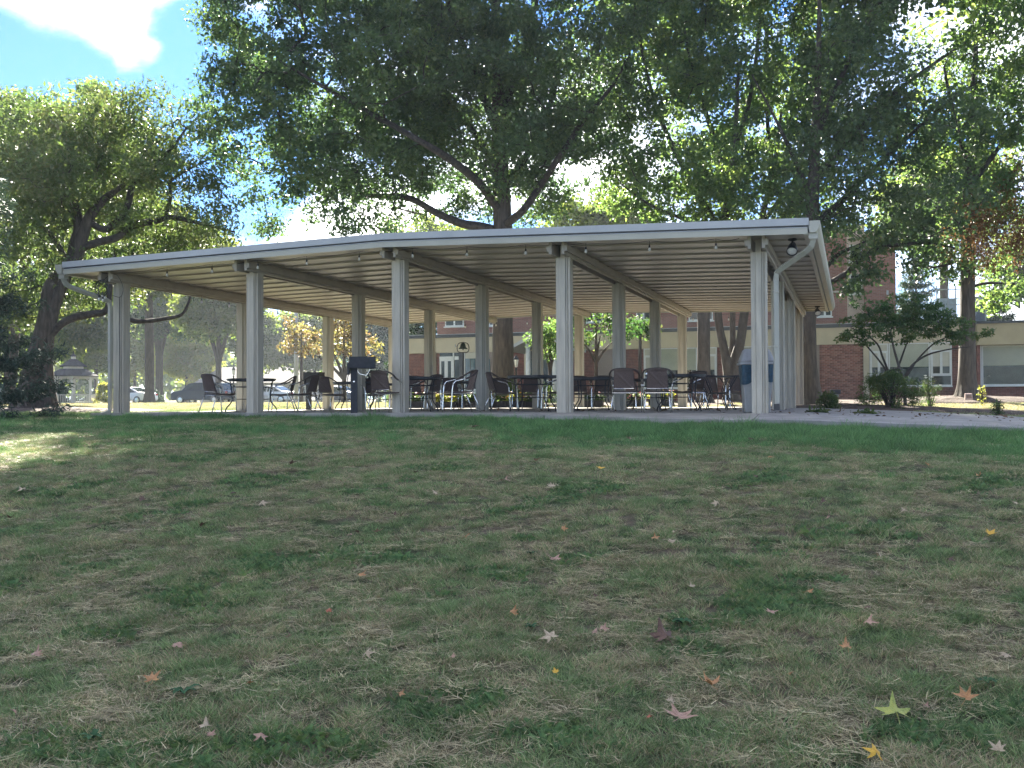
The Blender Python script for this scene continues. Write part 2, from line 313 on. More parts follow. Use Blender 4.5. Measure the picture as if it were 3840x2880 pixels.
def blade_mat(name, stops_green, stops_dry, dry_bias, tr=.35):
    m = bpy.data.materials.new(name); m.use_nodes = True; t = m.node_tree; t.nodes.clear()
    g = t.nodes.new('ShaderNodeNewGeometry'); at = t.nodes.new('ShaderNodeAttribute'); at.attribute_name = 'rnd'
    n = t.nodes.new('ShaderNodeTexNoise'); n.inputs['Scale'].default_value = 2.6; n.inputs['Detail'].default_value = 5; t.links.new(g.outputs['Position'], n.inputs['Vector'])
    mr = t.nodes.new('ShaderNodeMapRange'); mr.inputs['From Min'].default_value = .42; mr.inputs['From Max'].default_value = .60; mr.inputs['To Min'].default_value = dry_bias[0]; mr.inputs['To Max'].default_value = dry_bias[1]
    t.links.new(n.outputs['Fac'], mr.inputs['Value'])
    # lawn near the patio edge on the right is lush: fewer dry blades there
    sp = t.nodes.new('ShaderNodeSeparateXYZ'); t.links.new(g.outputs['Position'], sp.inputs[0])
    ly = t.nodes.new('ShaderNodeMapRange'); ly.inputs['From Min'].default_value = -8.5; ly.inputs['From Max'].default_value = -4; ly.inputs['To Min'].default_value = 0; ly.inputs['To Max'].default_value = .42; t.links.new(sp.outputs['Y'], ly.inputs['Value'])
    l2 = t.nodes.new('ShaderNodeMapRange'); l2.inputs['From Min'].default_value = 6; l2.inputs['From Max'].default_value = 3; l2.inputs['To Min'].default_value = 0; l2.inputs['To Max'].default_value = .75; 
    sb0 = t.nodes.new('ShaderNodeMath'); sb0.operation = 'SUBTRACT'; t.links.new(mr.outputs[0], sb0.inputs[0]); t.links.new(ly.outputs[0], sb0.inputs[1])
    lb = t.nodes.new('ShaderNodeMapRange'); lb.inputs['From Min'].default_value = 3; lb.inputs['From Max'].default_value = 12; lb.inputs['To Min'].default_value = 0; lb.inputs['To Max'].default_value = .8; t.links.new(sp.outputs['Y'], lb.inputs['Value'])
    sb = t.nodes.new('ShaderNodeMath'); sb.operation = 'ADD'; t.links.new(sb0.outputs[0], sb.inputs[0]); t.links.new(lb.outputs[0], sb.inputs[1])
    ls = t.nodes.new('ShaderNodeMath'); ls.operation = 'LESS_THAN'; t.links.new(at.outputs['Fac'], ls.inputs[0]); t.links.new(sb.outputs[0], ls.inputs[1])
    mu = t.nodes.new('ShaderNodeMath'); mu.operation = 'MULTIPLY'; mu.inputs[1].default_value = 13.7; t.links.new(at.outputs['Fac'], mu.inputs[0])
    fr = t.nodes.new('ShaderNodeMath'); fr.operation = 'FRACT'; t.links.new(mu.outputs[0], fr.inputs[0])
    def ramp(cs):
        r = t.nodes.new('ShaderNodeValToRGB'); e = r.color_ramp.elements
        while len(e) < len(cs): e.new(.5)
        for i, c in enumerate(cs): e[i].position = i/(len(cs)-1); e[i].color = (*c, 1)
        t.links.new(fr.outputs[0], r.inputs['Fac']); return r.outputs['Color']
    x = t.nodes.new('ShaderNodeMix'); x.data_type = 'RGBA'; t.links.new(ls.outputs[0], x.inputs[0]); t.links.new(ramp(stops_green), x.inputs[6]); t.links.new(ramp(stops_dry), x.inputs[7])
    d = t.nodes.new('ShaderNodeBsdfPrincipled'); d.inputs['Roughness'].default_value = .55; d.inputs['Specular IOR Level'].default_value = .3
    tl = t.nodes.new('ShaderNodeBsdfTranslucent'); ms = t.nodes.new('ShaderNodeMixShader'); ms.inputs[0].default_value = tr; o = t.nodes.new('ShaderNodeOutputMaterial')
    oi = t.nodes.new('ShaderNodeObjectInfo'); mr2 = t.nodes.new('ShaderNodeMapRange'); mr2.inputs['To Min'].default_value = .80; mr2.inputs['To Max'].default_value = 1.85; t.links.new(oi.outputs['Random'], mr2.inputs['Value'])
    vm = t.nodes.new('ShaderNodeVectorMath'); vm.operation = 'SCALE'; t.links.new(x.outputs[2], vm.inputs[0]); t.links.new(mr2.outputs[0], vm.inputs['Scale'])
    t.links.new(vm.outputs[0], d.inputs['Base Color']); t.links.new(vm.outputs[0], tl.inputs['Color'])
    t.links.new(d.outputs[0], ms.inputs[1]); t.links.new(tl.outputs[0], ms.inputs[2]); t.links.new(ms.outputs[0], o.inputs['Surface']); return m
GREENS = [(.095, .155, .06), (.14, .205, .08), (.20, .27, .105), (.145, .19, .095)]
DRYS = [(.21, .175, .095), (.31, .265, .15), (.42, .37, .22), (.25, .205, .12)]
M['blade'] = blade_mat('grass_blade', GREENS, DRYS, (.08, .60))
M['lush'] = blade_mat('lush_grass_blade', [(.065, .145, .05), (.09, .185, .06), (.13, .24, .08), (.08, .155, .065)], [(.10, .20, .06), (.2, .24, .1)], (.12, .25))
M['straw'] = blade_mat('dry_thatch_strand', DRYS, DRYS, (.5, .5), .15)
M['weed'] = blade_mat('feathery_weed_leaf', [(.06, .12, .05), (.09, .16, .06), (.13, .21, .08)], [(.11, .18, .05), (.16, .2, .07)], (.1, .3))

# ================================================================ setting
def sheet(xs, ys, zf, name, m, kind='structure'):
    X, Y = np.meshgrid(xs, ys); V = np.stack([X.ravel(), Y.ravel(), zf(X, Y).ravel()], 1)
    nx, ny = len(xs), len(ys); i = np.arange(nx-1); j = np.arange(ny-1); I, J = np.meshgrid(i, j)
    a = (J*nx+I).ravel(); F = np.stack([a, a+1, a+nx+1, a+nx], 1)
    o = put(name, np_mesh(name, V, F, m, smooth_=True)); o['kind'] = kind; return o
def span(stops):
    out = []
    for (a, b, n) in stops: out += list(np.linspace(a, b, n, endpoint=False))
    out.append(stops[-1][1]); return np.array(out)
def in_patio(x, y):
    # True under the concrete
    front = np.interp(x, [-.5, 7, 14.5, 19, 24], [-.45, -1.1, -1.9, -1.6, -1.2])
    back = np.interp(x, [-.5, 14.5, 15.6, 19.5, 24], [15.9, 15.9, 14.6, 5.0, 1.8])
    return (x > -.5) & (x < 24) & (y > front) & (y < back)
PAT_F = lambda x: np.interp(x, [-.5, 7, 14.5, 19, 24], [-.45, -1.1, -1.9, -1.6, -1.2])
PAT_B = lambda x: np.interp(x, [-.5, 14.5, 15.6, 19.5, 24], [15.9, 15.9, 14.6, 5.0, 1.8])
def lawn_z(x, y):
    z = ground(x, y)
    ins = smooth(-.5, -.3, x)*smooth(24, 23.8, x)*smooth(PAT_F(x), PAT_F(x)+.2, y)*smooth(PAT_B(x), PAT_B(x)-.2, y)
    return z*(1-ins)+(-.30)*ins
lawn = sheet(span([(-250, -30, 22), (-30, -6, 40), (-6, 26, 150), (26, 60, 14), (60, 250, 12)]), span([(-60, -19, 14), (-19, 0, 150), (0, 20, 40), (20, 120, 40), (120, 500, 20)]), lawn_z, 'lawn', M['lawn'])

# the patio: cast concrete bays with sawn joints
patio = thing('patio', None, None); patio['kind'] = 'structure'
def slab(x0, x1, f0, f1, m):
    nx = max(2, int((x1-x0)/.6)); xs = np.linspace(x0, x1, nx+1); ny = 14
    mb = MB(); vs = []
    for x in xs:
        a = f0(x); b = f1(x)
        for k in range(ny+1):
            y = a+(b-a)*k/ny; vs.append((x, y, float(slab_z(x, y))))
    fs = [(i*(ny+1)+k, (i+1)*(ny+1)+k, (i+1)*(ny+1)+k+1, i*(ny+1)+k+1) for i in range(nx) for k in range(ny)]
    mb.add(vs, fs)
    for (edge, sgn) in ((0, 1), (ny, -1)):      # skirts
        for i in range(nx):
            p, q = vs[i*(ny+1)+edge], vs[(i+1)*(ny+1)+edge]
            mb.add([p, q, (q[0], q[1], q[2]-.25), (p[0], p[1], p[2]-.25)], [(0, 3, 2, 1) if sgn > 0 else (0, 1, 2, 3)])
    for i in (0, nx):
        for k in range(ny):
            p, q = vs[i*(ny+1)+k], vs[i*(ny+1)+k+1]
            mb.add([p, q, (q[0], q[1], q[2]-.25), (p[0], p[1], p[2]-.25)], [(0, 1, 2, 3) if i == 0 else (0, 3, 2, 1)])
    return mb.build('concrete_bay', m, patio)
G = .012
for (xa, xb) in [(-.5, 3.55), (3.55, 7.1), (7.1, 10.65), (10.65, 14.42)]:
    slab(xa+G, xb-G, PAT_F, lambda x: 7.2, M['concrete']); slab(xa+G, xb-G, lambda x: 7.2+G*2, PAT_B, M['concrete'])
slab(14.42+G, 19.4, PAT_F, lambda x: min(3.2, PAT_B(x)), M['concrete_old']); slab(19.4+G, 24, PAT_F, lambda x: min(3.2, PAT_B(x)), M['concrete_old'])
slab(14.42+G, 19.4, lambda x: 3.2+G*2, lambda x: max(PAT_B(x), 3.3), M['concrete_old'])
bx = MB().box(-.5, 14.42, 7.19, 7.235, -.03, -.012); bx.build('joint_filler', M['mulch'], patio)

# far drive and car park on the left, walk in front of the building
def strip(name, x0, x1, yf0, yf1, m, lift=.012, n=60):
    xs = np.linspace(x0, x1, n); vs = []; fs = []
    for x in xs:
        for k in range(5):
            y = yf0(x)+(yf1(x)-yf0(x))*k/4; vs.append((x, y, float(ground(x, y))+lift))
    for i in range(n-1):
        for k in range(4): fs.append((i*5+k, (i+1)*5+k, (i+1)*5+k+1, i*5+k+1))
    o = MB().add(vs, fs).build(name, m, smooth_=True); o['kind'] = 'structure'; return o
strip('car_park', -90, -2, lambda x: 53, lambda x: 66, M['asphalt'], .03)
strip('footpath', -.3, 40, lambda x: 20.6+.12*(x), lambda x: 21.8+.12*x, M['concrete_old'], .03)
# mulch beds with an uneven crust
def bed(name, cx, cy_, rx, ry, h, m=None, n=40):
    vs = [(cx, cy_, float(ground(cx, cy_))+h+.02)]; fs = []; K = 9
    ph = [random.random()*6 for _ in range(4)]
    for i in range(1, K+1):
        for j in range(n):
            a = 2*PI*j/n; wob = 1+.10*math.sin(2*a+ph[0])+.07*math.sin(3*a+ph[1])+.04*math.sin(7*a+ph[2])
            q = i/K; x = cx+rx*q*math.cos(a)*wob; y = cy_+ry*q*math.sin(a)*wob
            z = float(ground(x, y))+.02+h*(1-q*q)+random.uniform(-.012, .018)-(.05 if i == K else 0)
            vs.append((x, y, z))
    for j in range(n): fs.append((0, 1+j, 1+(j+1) % n))
    for i in range(K-1):
        for j in range(n): fs.append((1+i*n+j, 1+(i+1)*n+j, 1+(i+1)*n+(j+1) % n, 1+i*n+(j+1) % n))
    o = MB().add(vs, fs).build(name, m or M['mulch']); o['kind'] = 'structure'; return o
def at(px, d):
    """ground point under photo column px at forward distance d"""
    p = P(px, 1505, d); return float(p[0]), float(p[1]), float(ground(p[0], p[1]))
# ================================================================ pavilion
XP = [0, 3.564, 7.075, 10.639, 14.4]; YP = [0, 4.94, 9.74, 14.645]
HB = [2.977, 3.063, 3.173, 3.063, 2.977]
XR = 7.09
def fz(x): return 3.34-.0243*abs(x-XR)        # bottom line of the fascia
def zU(x): return fz(x)+.045                  # underside of the roof deck
pav = thing('picnic_pavilion', 'long cream painted open pavilion with a low roof on built-up posts over the concrete patio', 'pavilion', (0, 0, 0))
def post_mesh(h, zt, z0):
    core = MB().box(-.052, .052, -.135, .135, z0-.03, zt).mesh('post', M['paint'])
    s = []
    for (a, b, dy, ht) in [(-.142, -.058, .115, h), (.058, .086, .115, h), (.086, .112, .085, h-.002), (.112, .142, .115, h)]:
        s.append(MB().box(a, b, -dy, dy, z0-.03, ht).mesh('side_board', M['paint']))
    return core, s
for i, x in enumerate(XP):
    for j, y in enumerate(YP):
        c, s = post_mesh(HB[i], zU(x)-.003, float(slab_z(x, y)))
        p = put('post', c, pav, (x, y, 0))
        for q in s: put('side_board', q, p)
    for sg in (-1, 1):
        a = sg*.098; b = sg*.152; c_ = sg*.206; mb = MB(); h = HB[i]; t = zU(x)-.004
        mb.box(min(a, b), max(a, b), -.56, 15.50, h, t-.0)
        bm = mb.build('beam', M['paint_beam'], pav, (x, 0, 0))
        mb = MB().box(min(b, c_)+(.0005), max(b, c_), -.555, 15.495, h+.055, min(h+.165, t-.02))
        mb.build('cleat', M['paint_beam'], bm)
NP_ = 21; y0, y1 = -.80, 15.52; dy = (y1-y0)/NP_
for sgn in (-1, 1):
    xa, xb = (XR-.0, -.89) if sgn < 0 else (XR+.0, 15.30)
    L = abs(xb-xa); za, zb = zU(xa), zU(xb)
    for k in range(NP_):
        a, b = y0+k*dy, y0+(k+1)*dy-.002
        def hx(xs, xe, ya, yb, lo, hi):
            zs, ze = zU(xs), zU(xe)
            return [(xs, ya, zs+lo), (xe, ya, ze+lo), (xe, yb, ze+lo), (xs, yb, zs+lo)], [(xs, ya, zs+hi), (xe, ya, ze+hi), (xe, yb, ze+hi), (xs, yb, zs+hi)]
        mb = MB(); sag = random.uniform(-.002, .002)
        mb.hexa(*hx(xa, xb, a, b, sag, .05)); mb.hexa(*hx(xa, xb, a+.001, a+.035, -.034, sag-.0005)); mb.hexa(*hx(xa, xb, a+.036, a+.06, -.012, sag-.0005))
        o = mb.build('roof_panel', M['deck'], pav)
# roof covering and edge metal
def band(name, xs, ya, yb, lo, hi, m, par=pav):
    for a, b in zip(xs[:-1], xs[1:]):
        mb = MB(); a2, b2 = a+.0015, b-.0015
        mb.hexa([(a2, ya, fz(a2)+lo), (b2, ya, fz(b2)+lo), (b2, yb, fz(b2)+lo), (a2, yb, fz(a2)+lo)], [(a2, ya, fz(a2)+hi), (b2, ya, fz(b2)+hi), (b2, yb, fz(b2)+hi), (a2, yb, fz(a2)+hi)])
        mb.build(name, m, par)
j1, j2 = on_Y(710, -.85), on_Y(2288, -.85)
band('fascia_board', [-.90, XR, 15.31], -.855, -.805, 0, .107, M['cream_metal'])
band('fascia_recess', [-.90, XR, 15.31], -.835, -.805, .108, .150, M['dark_metal'])
band('fascia_bead', [-.90, XR, 15.31], -.862, -.836, .109, .120, M['white_metal'])
band('drip_edge', [-.91, j1, XR, j2, 15.33], -.880, -.805, .151, .280, M['white_metal'])
band('fascia_board', [-.90, XR, 15.31], 15.525, 15.57, 0, .107, M['cream_metal'])
band('drip_edge', [-.91, XR, 15.33], 15.525, 15.60, .108, .280, M['white_metal'])
band('roof_covering', [-.90, XR, 15.31], -.80, 15.52, .10, .262, M['white_metal'])
for sgn, xe in ((1, 15.34), (-1, -.93)):
    zb = fz(xe)
    # box gutter with an ogee front and open top
    prof = [(0, .225), (0, .02), (.11, .02), (.135, .06), (.165, .11), (.18, .15), (.18, .225), (.168, .225), (.168, .152), (.15, .11), (.12, .065), (.10, .032), (.012, .032), (.012, .225)]
    mb = MB(); n = len(prof); vs = []
    for y in (-.875, 15.60):
        for (a, b) in prof: vs.append((xe+sgn*a, y, zb+b))
    fs = [(i, (i+1) % n, n+(i+1) % n, n+i) for i in range(n)]
    mb.add(vs, fs)
    g = mb.build('gutter', M['cream_metal'], pav)
    # end caps: the solid profile
    for yc in (-.876, 15.598):
        pc = prof[:7]; e = MB(); vs = [(xe+sgn*a, yy, zb+b) for yy in (yc, yc+.004) for (a, b) in pc]; k = len(pc)
        e.add(vs, [tuple(range(k)), tuple(range(k, 2*k))[::-1]]+[(i, (i+1) % k, k+(i+1) % k, k+i) for i in range(k)]); e.build('end_cap', M['cream_metal'], g)
    MB().box(min(xe-sgn*.02, xe-sgn*.10), max(xe-sgn*.02, xe-sgn*.10), -.80, 15.52, zb-.015, zb+.043).build('eave_trim', M['cream_metal'], pav)
    # downspout, a rectangular pipe with ribbed bends
    ox = xe+sgn*.06; px_ = 14.705 if sgn > 0 else -.245
    pth = [(ox, -.74, zb+.03), (ox, -.74, zb-.10), (ox-sgn*.03, -.71, zb-.20), (ox-sgn*.12, -.64, zb-.27), (px_+sgn*.10, -.17, 2.63), (px_+sgn*.02, -.10, 2.57), (px_, -.085, 2.44), (px_, -.085, .16 if sgn > 0 else .10)]
    if sgn < 0: pth += [(px_, -.12, .03), (px_-.12, -.24, -.03)]
    d = MB().tube(pth, .062, n=4, sx=1.0, sy=.86, ph=PI/4).build('downspout', M['cream_metal'], pav)
    # outlet box and ribs on the bends
    MB().box(ox-.075, ox+.075, -.82, -.67, zb-.085, zb+.019).build('outlet_box', M['cream_metal'], d)
    for t in np.linspace(0, 1, 9):
        q = np.array(pth[1])*(1-t)+np.array(pth[3])*t+np.array([0, 0, -.02*math.sin(t*PI)])
        MB().tube([q+np.array([0, -.0, .006]), q-np.array([0, 0, .006])], .066, n=4, ph=PI/4).build('rib', M['cream_metal'], d)
    if sgn > 0:
        MB().box(px_-.05, px_+.05, -.150, -.02, .035, .155).build('outlet_shoe', M['black'], d)
    for zc in (2.2, 1.2):
        MB().box(px_-.056, px_+.056, -.142, -.03, zc, zc+.03).build('strap', M['cream_metal'], d)

# ---------------------------------------------------------------- floodlights
def floodlight(x, y, aim, label):
    z = zU(x)-.034
    t = thing('floodlight', label, 'floodlight', (x, y, z))
    MB().lathe([(.075, 0), (.085, -.012), (.08, -.035), (.03, -.05)], 16).build('mounting_plate', M['black'], t, smooth_=True)
    MB().tube([(0, 0, -.04), (0, 0, -.09), (aim[0]*.03, aim[1]*.03, -.13)], .018, 8).build('bracket', M['black'], t)
    a = Vector(aim).normalized(); R_ = a.to_track_quat('Z', 'Y').to_matrix().to_4x4(); R_.translation = Vector((0, 0, -.16))-a*.04
    mb = MB().lathe([(.02, -.07), (.05, -.065), (.062, -.03), (.078, .02), (.092, .10), (.098, .17), (.090, .17), (.084, .13)], 20, cap=False).rot(R_); h = mb.build('lamp_housing', M['black'], t, smooth_=True)
    mb = MB().lathe([(.001, .158), (.05, .156), (.088, .145)], 20, cap=False).rot(R_); mb.build('lens', mat('frosted_lens', (.75, .74, .70), .25), t, smooth_=True)
    for a_ in (-1, 1):
        MB().box(-.008, .008, a_*.105-.004, a_*.105+.004, .0, .13).rot(R_).build('side_bracket', M['black'], t)
    return t
floodlight(15.02, -.28, (-.05, -.75, -.75), 'black can floodlight under the right front roof corner, lens facing the camera')
floodlight(15.02, 13.7, (.15, -.7, -.6), 'black floodlight under the far right corner of the roof, near the last post')

# ---------------------------------------------------------------- string lights
M['bulb'] = bpy.data.materials.new('clear_bulb_glass'); M['bulb'].use_nodes = True
_b = M['bulb'].node_tree.nodes['Principled BSDF']; _b.inputs['Base Color'].default_value = (.80, .78, .70, 1); _b.inputs['Roughness'].default_value = .12; _b.inputs['Transmission Weight'].default_value = .35
bulb_me = MB().lathe([(.001, -.135), (.014, -.131), (.027, -.112), (.030, -.095), (.022, -.070), (.014, -.055)], 10, cap=False).mesh('bulb', M['bulb'], True)
sock_me = MB().lathe([(.017, -.060), (.019, -.03), (.012, -.012), (.005, 0)], 8).mesh('socket', M['black'], True)
def strand(label, pts, drop):
    t = thing('string_light', label, 'string lights', tuple(pts[0]))
    o0 = np.array(pts[0]); path = []
    for a, b in zip(pts[:-1], pts[1:]):
        a, b = np.array(a), np.array(b)
        for s in np.linspace(0, 1, 7)[:-1]: path.append(a+(b-a)*s-np.array([0, 0, .035*math.sin(PI*s)])-o0)
    path.append(np.array(pts[-1])-o0)
    MB().tube(path, .005, 5).build('cable', M['black'], t)
    for p in pts[1:-1]:
        q = np.array(p)-o0
        MB().tube([q, q-np.array([0, 0, drop])], .004, 5).build('lead', M['black'], t)
        s = put('socket', sock_me, t, tuple(q-np.array([0, 0, drop-.006])), random.random()*6)
        put('bulb', bulb_me, t, tuple(q-np.array([0, 0, drop-.006])), random.random()*6)
    return t
fx = [-.2]+[on_Y(p, -.52) for p in (626, 795, 967, 1151, 1348, 1549, 1753, 1974, 2200, 2439, 2689)]+[14.1]
strand('string of clear bulbs hanging along the front edge of the roof', [(x, -.52, zU(x)-.035) for x in fx], .07)
strand('string of clear bulbs hanging along the back edge of the roof', [(x, 15.35, zU(x)-.12) for x in np.arange(.2, 14.6, 1.19)], .10)
strand('string of clear bulbs running along the far left beam', [(.23, y, 2.97) for y in np.arange(.3, 14.6, 1.21)], .07)
# spare cable coiled on the left front post
t = thing('cable_coil', 'tangled coil of black string-light cable hung on the left front post', 'cable', (-.02, -.62, 2.86))
pts = []
for i in range(90):
    a = i*.36; r_ = .14+.035*math.sin(i*.23); pts.append((r_*math.cos(a)+.01*math.sin(i*1.7), .02*math.sin(i*.5), r_*1.15*math.sin(a)-.04+.02*math.cos(i*.31)))
MB().tube(pts, .008, 5).build('cable', M['black'], t)
MB().tube(bend([(0, 0, .12), (.10, .1, .25), (.3, .12, .26), (.40, .2, .0), (.30, .25, -.22), (.12, .18, -.18), (.05, .1, -.1)]), .0055, 5).build('cable', M['black'], t)
MB().tube(bend([(.12, .42, -.2), (.105, .44, -1.0), (.115, .44, -1.8), (.10, .44, -2.6), (.11, .44, -2.84)]), .006, 5).build('hanging_lead', M['black'], t)
for q in ((.02, 0, -.22), (-.08, -.01, -.19), (.07, .01, -.16), (.0, .01, -.12)):
    s = put('socket', sock_me, t, q); put('bulb', bulb_me, t, q)
# ================================================================ furniture
def z_at(x, y): return float(slab_z(x, y)) if bool(in_patio(np.float64(x), np.float64(y))) else float(ground(x, y))
def make_chair():
    t = thing('patio_chair', 'x', 'chair')
    tb = .013
    # horseshoe arm and back hoop: from one arm front, round the back, to the other
    def hoop(sx): return [(sx*.285, .27, .56), (sx*.290, .22, .625), (sx*.295, .10, .655), (sx*.295, -.06, .70), (sx*.275, -.19, .775), (sx*.20, -.275, .835)]
    right = hoop(1); left = hoop(-1)
    path = bend(right+[(0, -.31, .855)]+left[::-1], 4)
    k = len(path); i0, i1 = int(k*.0), k
    MB().tube(path, tb, 8).build('arm_hoop', M['steel'], t, smooth_=True)
    # woven wrapping round the top of the hoop
    wr = path[int(k*.22):int(k*.78)+1]
    MB().tube(wr, tb+.004, 8).build('hoop_wrapping', M['rattan_band'], t, smooth_=True)
    for sx in (-1, 1):
        MB().tube(bend([(sx*.285, .27, .56), (sx*.280, .285, .45), (sx*.275, .30, .2), (sx*.272, .315, .012)], 3), tb, 8).build('leg', M['steel'], t, smooth_=True)
        MB().tube([(sx*.215, -.16, .43), (sx*.232, -.25, .2), (sx*.245, -.315, .012)], tb, 8).build('leg', M['steel'], t, smooth_=True)
        MB().tube([(sx*.275, .288, .385), (sx*.225, -.20, .385)], .009, 6).build('side_rail', M['steel'], t)
        MB().tube(bend([(sx*.205, -.16, .43), (sx*.195, -.215, .60), (sx*.175, -.285, .845)], 3), .010, 6).build('back_upright', M['rattan_band'], t)
        for yy in (.315, -.315):
            pass
    MB().tube([(-.276, .292, .385), (.276, .292, .385)], .009, 6).build('front_rail', M['steel'], t)
    MB().tube([(-.225, -.21, .385), (.225, -.21, .385)], .009, 6).build('rear_rail', M['steel'], t)
    # seat: woven, dipped, with a rolled front
    mb = MB(); nx, ny = 9, 10; vs = []
    for j in range(ny+1):
        v = j/ny; y = .295-.49*v; wdt = .255-.045*v
        for i in range(nx+1):
            u = i/nx*2-1; z = .432+.012*u*u-.020*math.sin(PI*v)+(-.020*max(0, (.12-v)/.12))
            vs.append((u*wdt, y, z))
    n0 = len(vs); vs += [(a, b, c-.020) for a, b, c in vs]
    fs = [(j*(nx+1)+i, j*(nx+1)+i+1, (j+1)*(nx+1)+i+1, (j+1)*(nx+1)+i) for j in range(ny) for i in range(nx)]
    fs2 = [tuple(n0+q for q in f[::-1]) for f in fs]
    def rim(idx): return [(idx[a], idx[a+1], n0+idx[a+1], n0+idx[a]) for a in range(len(idx)-1)]
    loop = [i for i in range(nx+1)]+[(j)*(nx+1)+nx for j in range(1, ny+1)]+[ny*(nx+1)+i for i in range(nx-1, -1, -1)]+[j*(nx+1) for j in range(ny-1, -1, -1)]
    mb.add(vs, [f[::-1] for f in fs]+[f[::-1] for f in fs2]+[f[::-1] for f in rim(loop)]); mb.build('seat', M['rattan'], t, smooth_=True)
    # back: woven curved sheet
    mb = MB(); vs = []; nx, ny = 10, 10
    for j in range(ny+1):
        v = j/ny; z = .455+.385*v; yb = -.185-.10*v; wdt = .200-.022*v
        for i in range(nx+1):
            u = i/nx*2-1; vs.append((u*wdt, yb-.035*(1-u*u)*(.4+.6*v), z+.012*(1-u*u)*v))
    n0 = len(vs); vs += [(a, b-.014, c) for a, b, c in vs]
    fs = [(j*(nx+1)+i, j*(nx+1)+i+1, (j+1)*(nx+1)+i+1, (j+1)*(nx+1)+i) for j in range(ny) for i in range(nx)]
    fs2 = [tuple(n0+q for q in f[::-1]) for f in fs]
    mb.add(vs, fs+fs2+rim(loop)); b = mb.build('backrest', M['rattan'], t, smooth_=True)
    MB().tube([(-.195, -.206, .470), (0, -.235, .468), (.195, -.206, .470)], .008, 6).build('piping', M['steel'], b)
    return t
CH = [  # photo column, distance, facing angle in the view (0 = away), label
 (815, 22.6, 38, 'brown woven chair at the far left table, back to the lawn, beside second front post'),
 (1062, 24.6, -95, 'woven chair facing the leftmost round table from its right side'),
 (1142, 23.9, -74, 'woven chair leaning sideways with long silver arms, left of the near grill'),
 (1240, 25.6, 32, 'woven chair seen from behind just left of the near grill post'),
 (1442, 20.9, 18, 'dark woven chair, back to the lawn, just left of the middle front post'),
 (1392, 27.0, 150, 'dark chair facing the lawn, between the near grill and the middle front post'),
 (1552, 24.6, 165, 'dark chair behind the table just right of the middle front post'),
 (1605, 24.0, -60, 'dark chair with silver leg at the right end of the table by the middle post'),
 (1712, 20.1, -112, 'brown chair with bright silver legs standing nearest the lawn, below the bell'),
 (1690, 26.8, 172, 'dark chair facing forward, seen through the arms of the chair nearest the lawn'),
 (1878, 22.2, 72, 'woven chair with two long silver arms facing right, in front of the big oak trunk'),
 (1880, 27.2, 176, 'dark chair facing forward far back, below the big oak trunk'),
 (2090, 22.0, -98, 'silver legged chair facing left, half hidden by the fourth front post'),
 (2172, 25.4, 178, 'dark chair behind the table right of the fourth front post, left one of two'),
 (2262, 25.4, 186, 'dark chair behind the table right of the fourth front post, right one of two'),
 (2346, 19.75, 14, 'brown woven chair seen from behind with shiny legs, left of the near pair'),
 (2466, 19.55, 9, 'brown woven chair seen from behind with shiny legs, right of the near pair'),
 (2590, 21.6, -130, 'woven chair with a bright silver front leg behind the round table on the right'),
 (2668, 25.2, 176, 'silver legged chair far back, seen through the small square table'),
 (2772, 25.4, 184, 'silver legged chair far back, beside the litter bin'),
 (1985, 26.8, 190, 'dark chair far back beneath the table right of the big oak'),
]
ch0 = make_chair()
for i, (px, d, fa, lb) in enumerate(CH):
    c = ch0 if i == 0 else copy_tree(ch0)
    x, y, _ = at(px, d)
    if i == 8: y = max(y, -.34)
    c.location = (x, y, z_at(x, y)+.0); c.rotation_euler = (0, 0, -YAW-math.radians(fa)); c['label'] = lb; c['group'] = 'woven patio chairs under the pavilion'
def round_table_thing(r=.56, h=.77):
    t = thing('round_table', 'x', 'table')
    MB().lathe([(r-.02, h-.030), (r, h-.024), (r, h-.004), (r-.01, h)], 40).build('tabletop', M['black'], t, smooth_=False)
    MB().lathe([(r-.035, h-.058), (r-.022, h-.056), (r-.022, h-.031), (r-.035, h-.031)], 40, cap=False).build('apron_ring', M['black'], t)
    for k in range(4):
        a = PI/4+k*PI/2; ca, sa = math.cos(a), math.sin(a)
        pth = bend([(r_*ca, r_*sa, z) for r_, z in [(r-.06, h-.04), (r-.09, h-.10), (r-.115, .50), (r-.125, .32), (r-.10, .22), (r-.0, .10), (r+.03, .012)]], 4)
        MB().tube(pth, .014, 8).build('leg', M['black'], t, smooth_=True)
    for z, rr in ((.58, r-.115), (.30, r-.122)):
        ring = [(rr*math.cos(q*2*PI/32), rr*math.sin(q*2*PI/32), z) for q in range(33)]
        MB().tube(ring, .009, 6, cap=False).build('ring_rail', M['black'], t, smooth_=True)
    return t
TB = [(943, 23.2, .0, 'round black table farthest left, behind the second front post'),
      (1325, 27.4, .3, 'round black table behind the near grill'),
      (1560, 22.4, .2, 'round black table just right of the middle front post'),
      (1440, 30.0, .5, 'round black table far back left of the middle post'),
      (2000, 21.6, .1, 'round black table in front of the fourth post row, right of the big oak'),
      (2225, 23.6, .35, 'round black table just right of the fourth front post'),
      (2545, 20.9, .25, 'round black table right of the near pair of chairs'),
      (1770, 27.5, .6, 'round black table far back behind the chair nearest the lawn')]
t0 = round_table_thing()
for i, (px, d, rz, lb) in enumerate(TB):
    c = t0 if i == 0 else copy_tree(t0)
    x, y, _ = at(px, d); c.location = (x, y, z_at(x, y)); c.rotation_euler = (0, 0, rz); c['label'] = lb; c['group'] = 'round black tables under the pavilion'
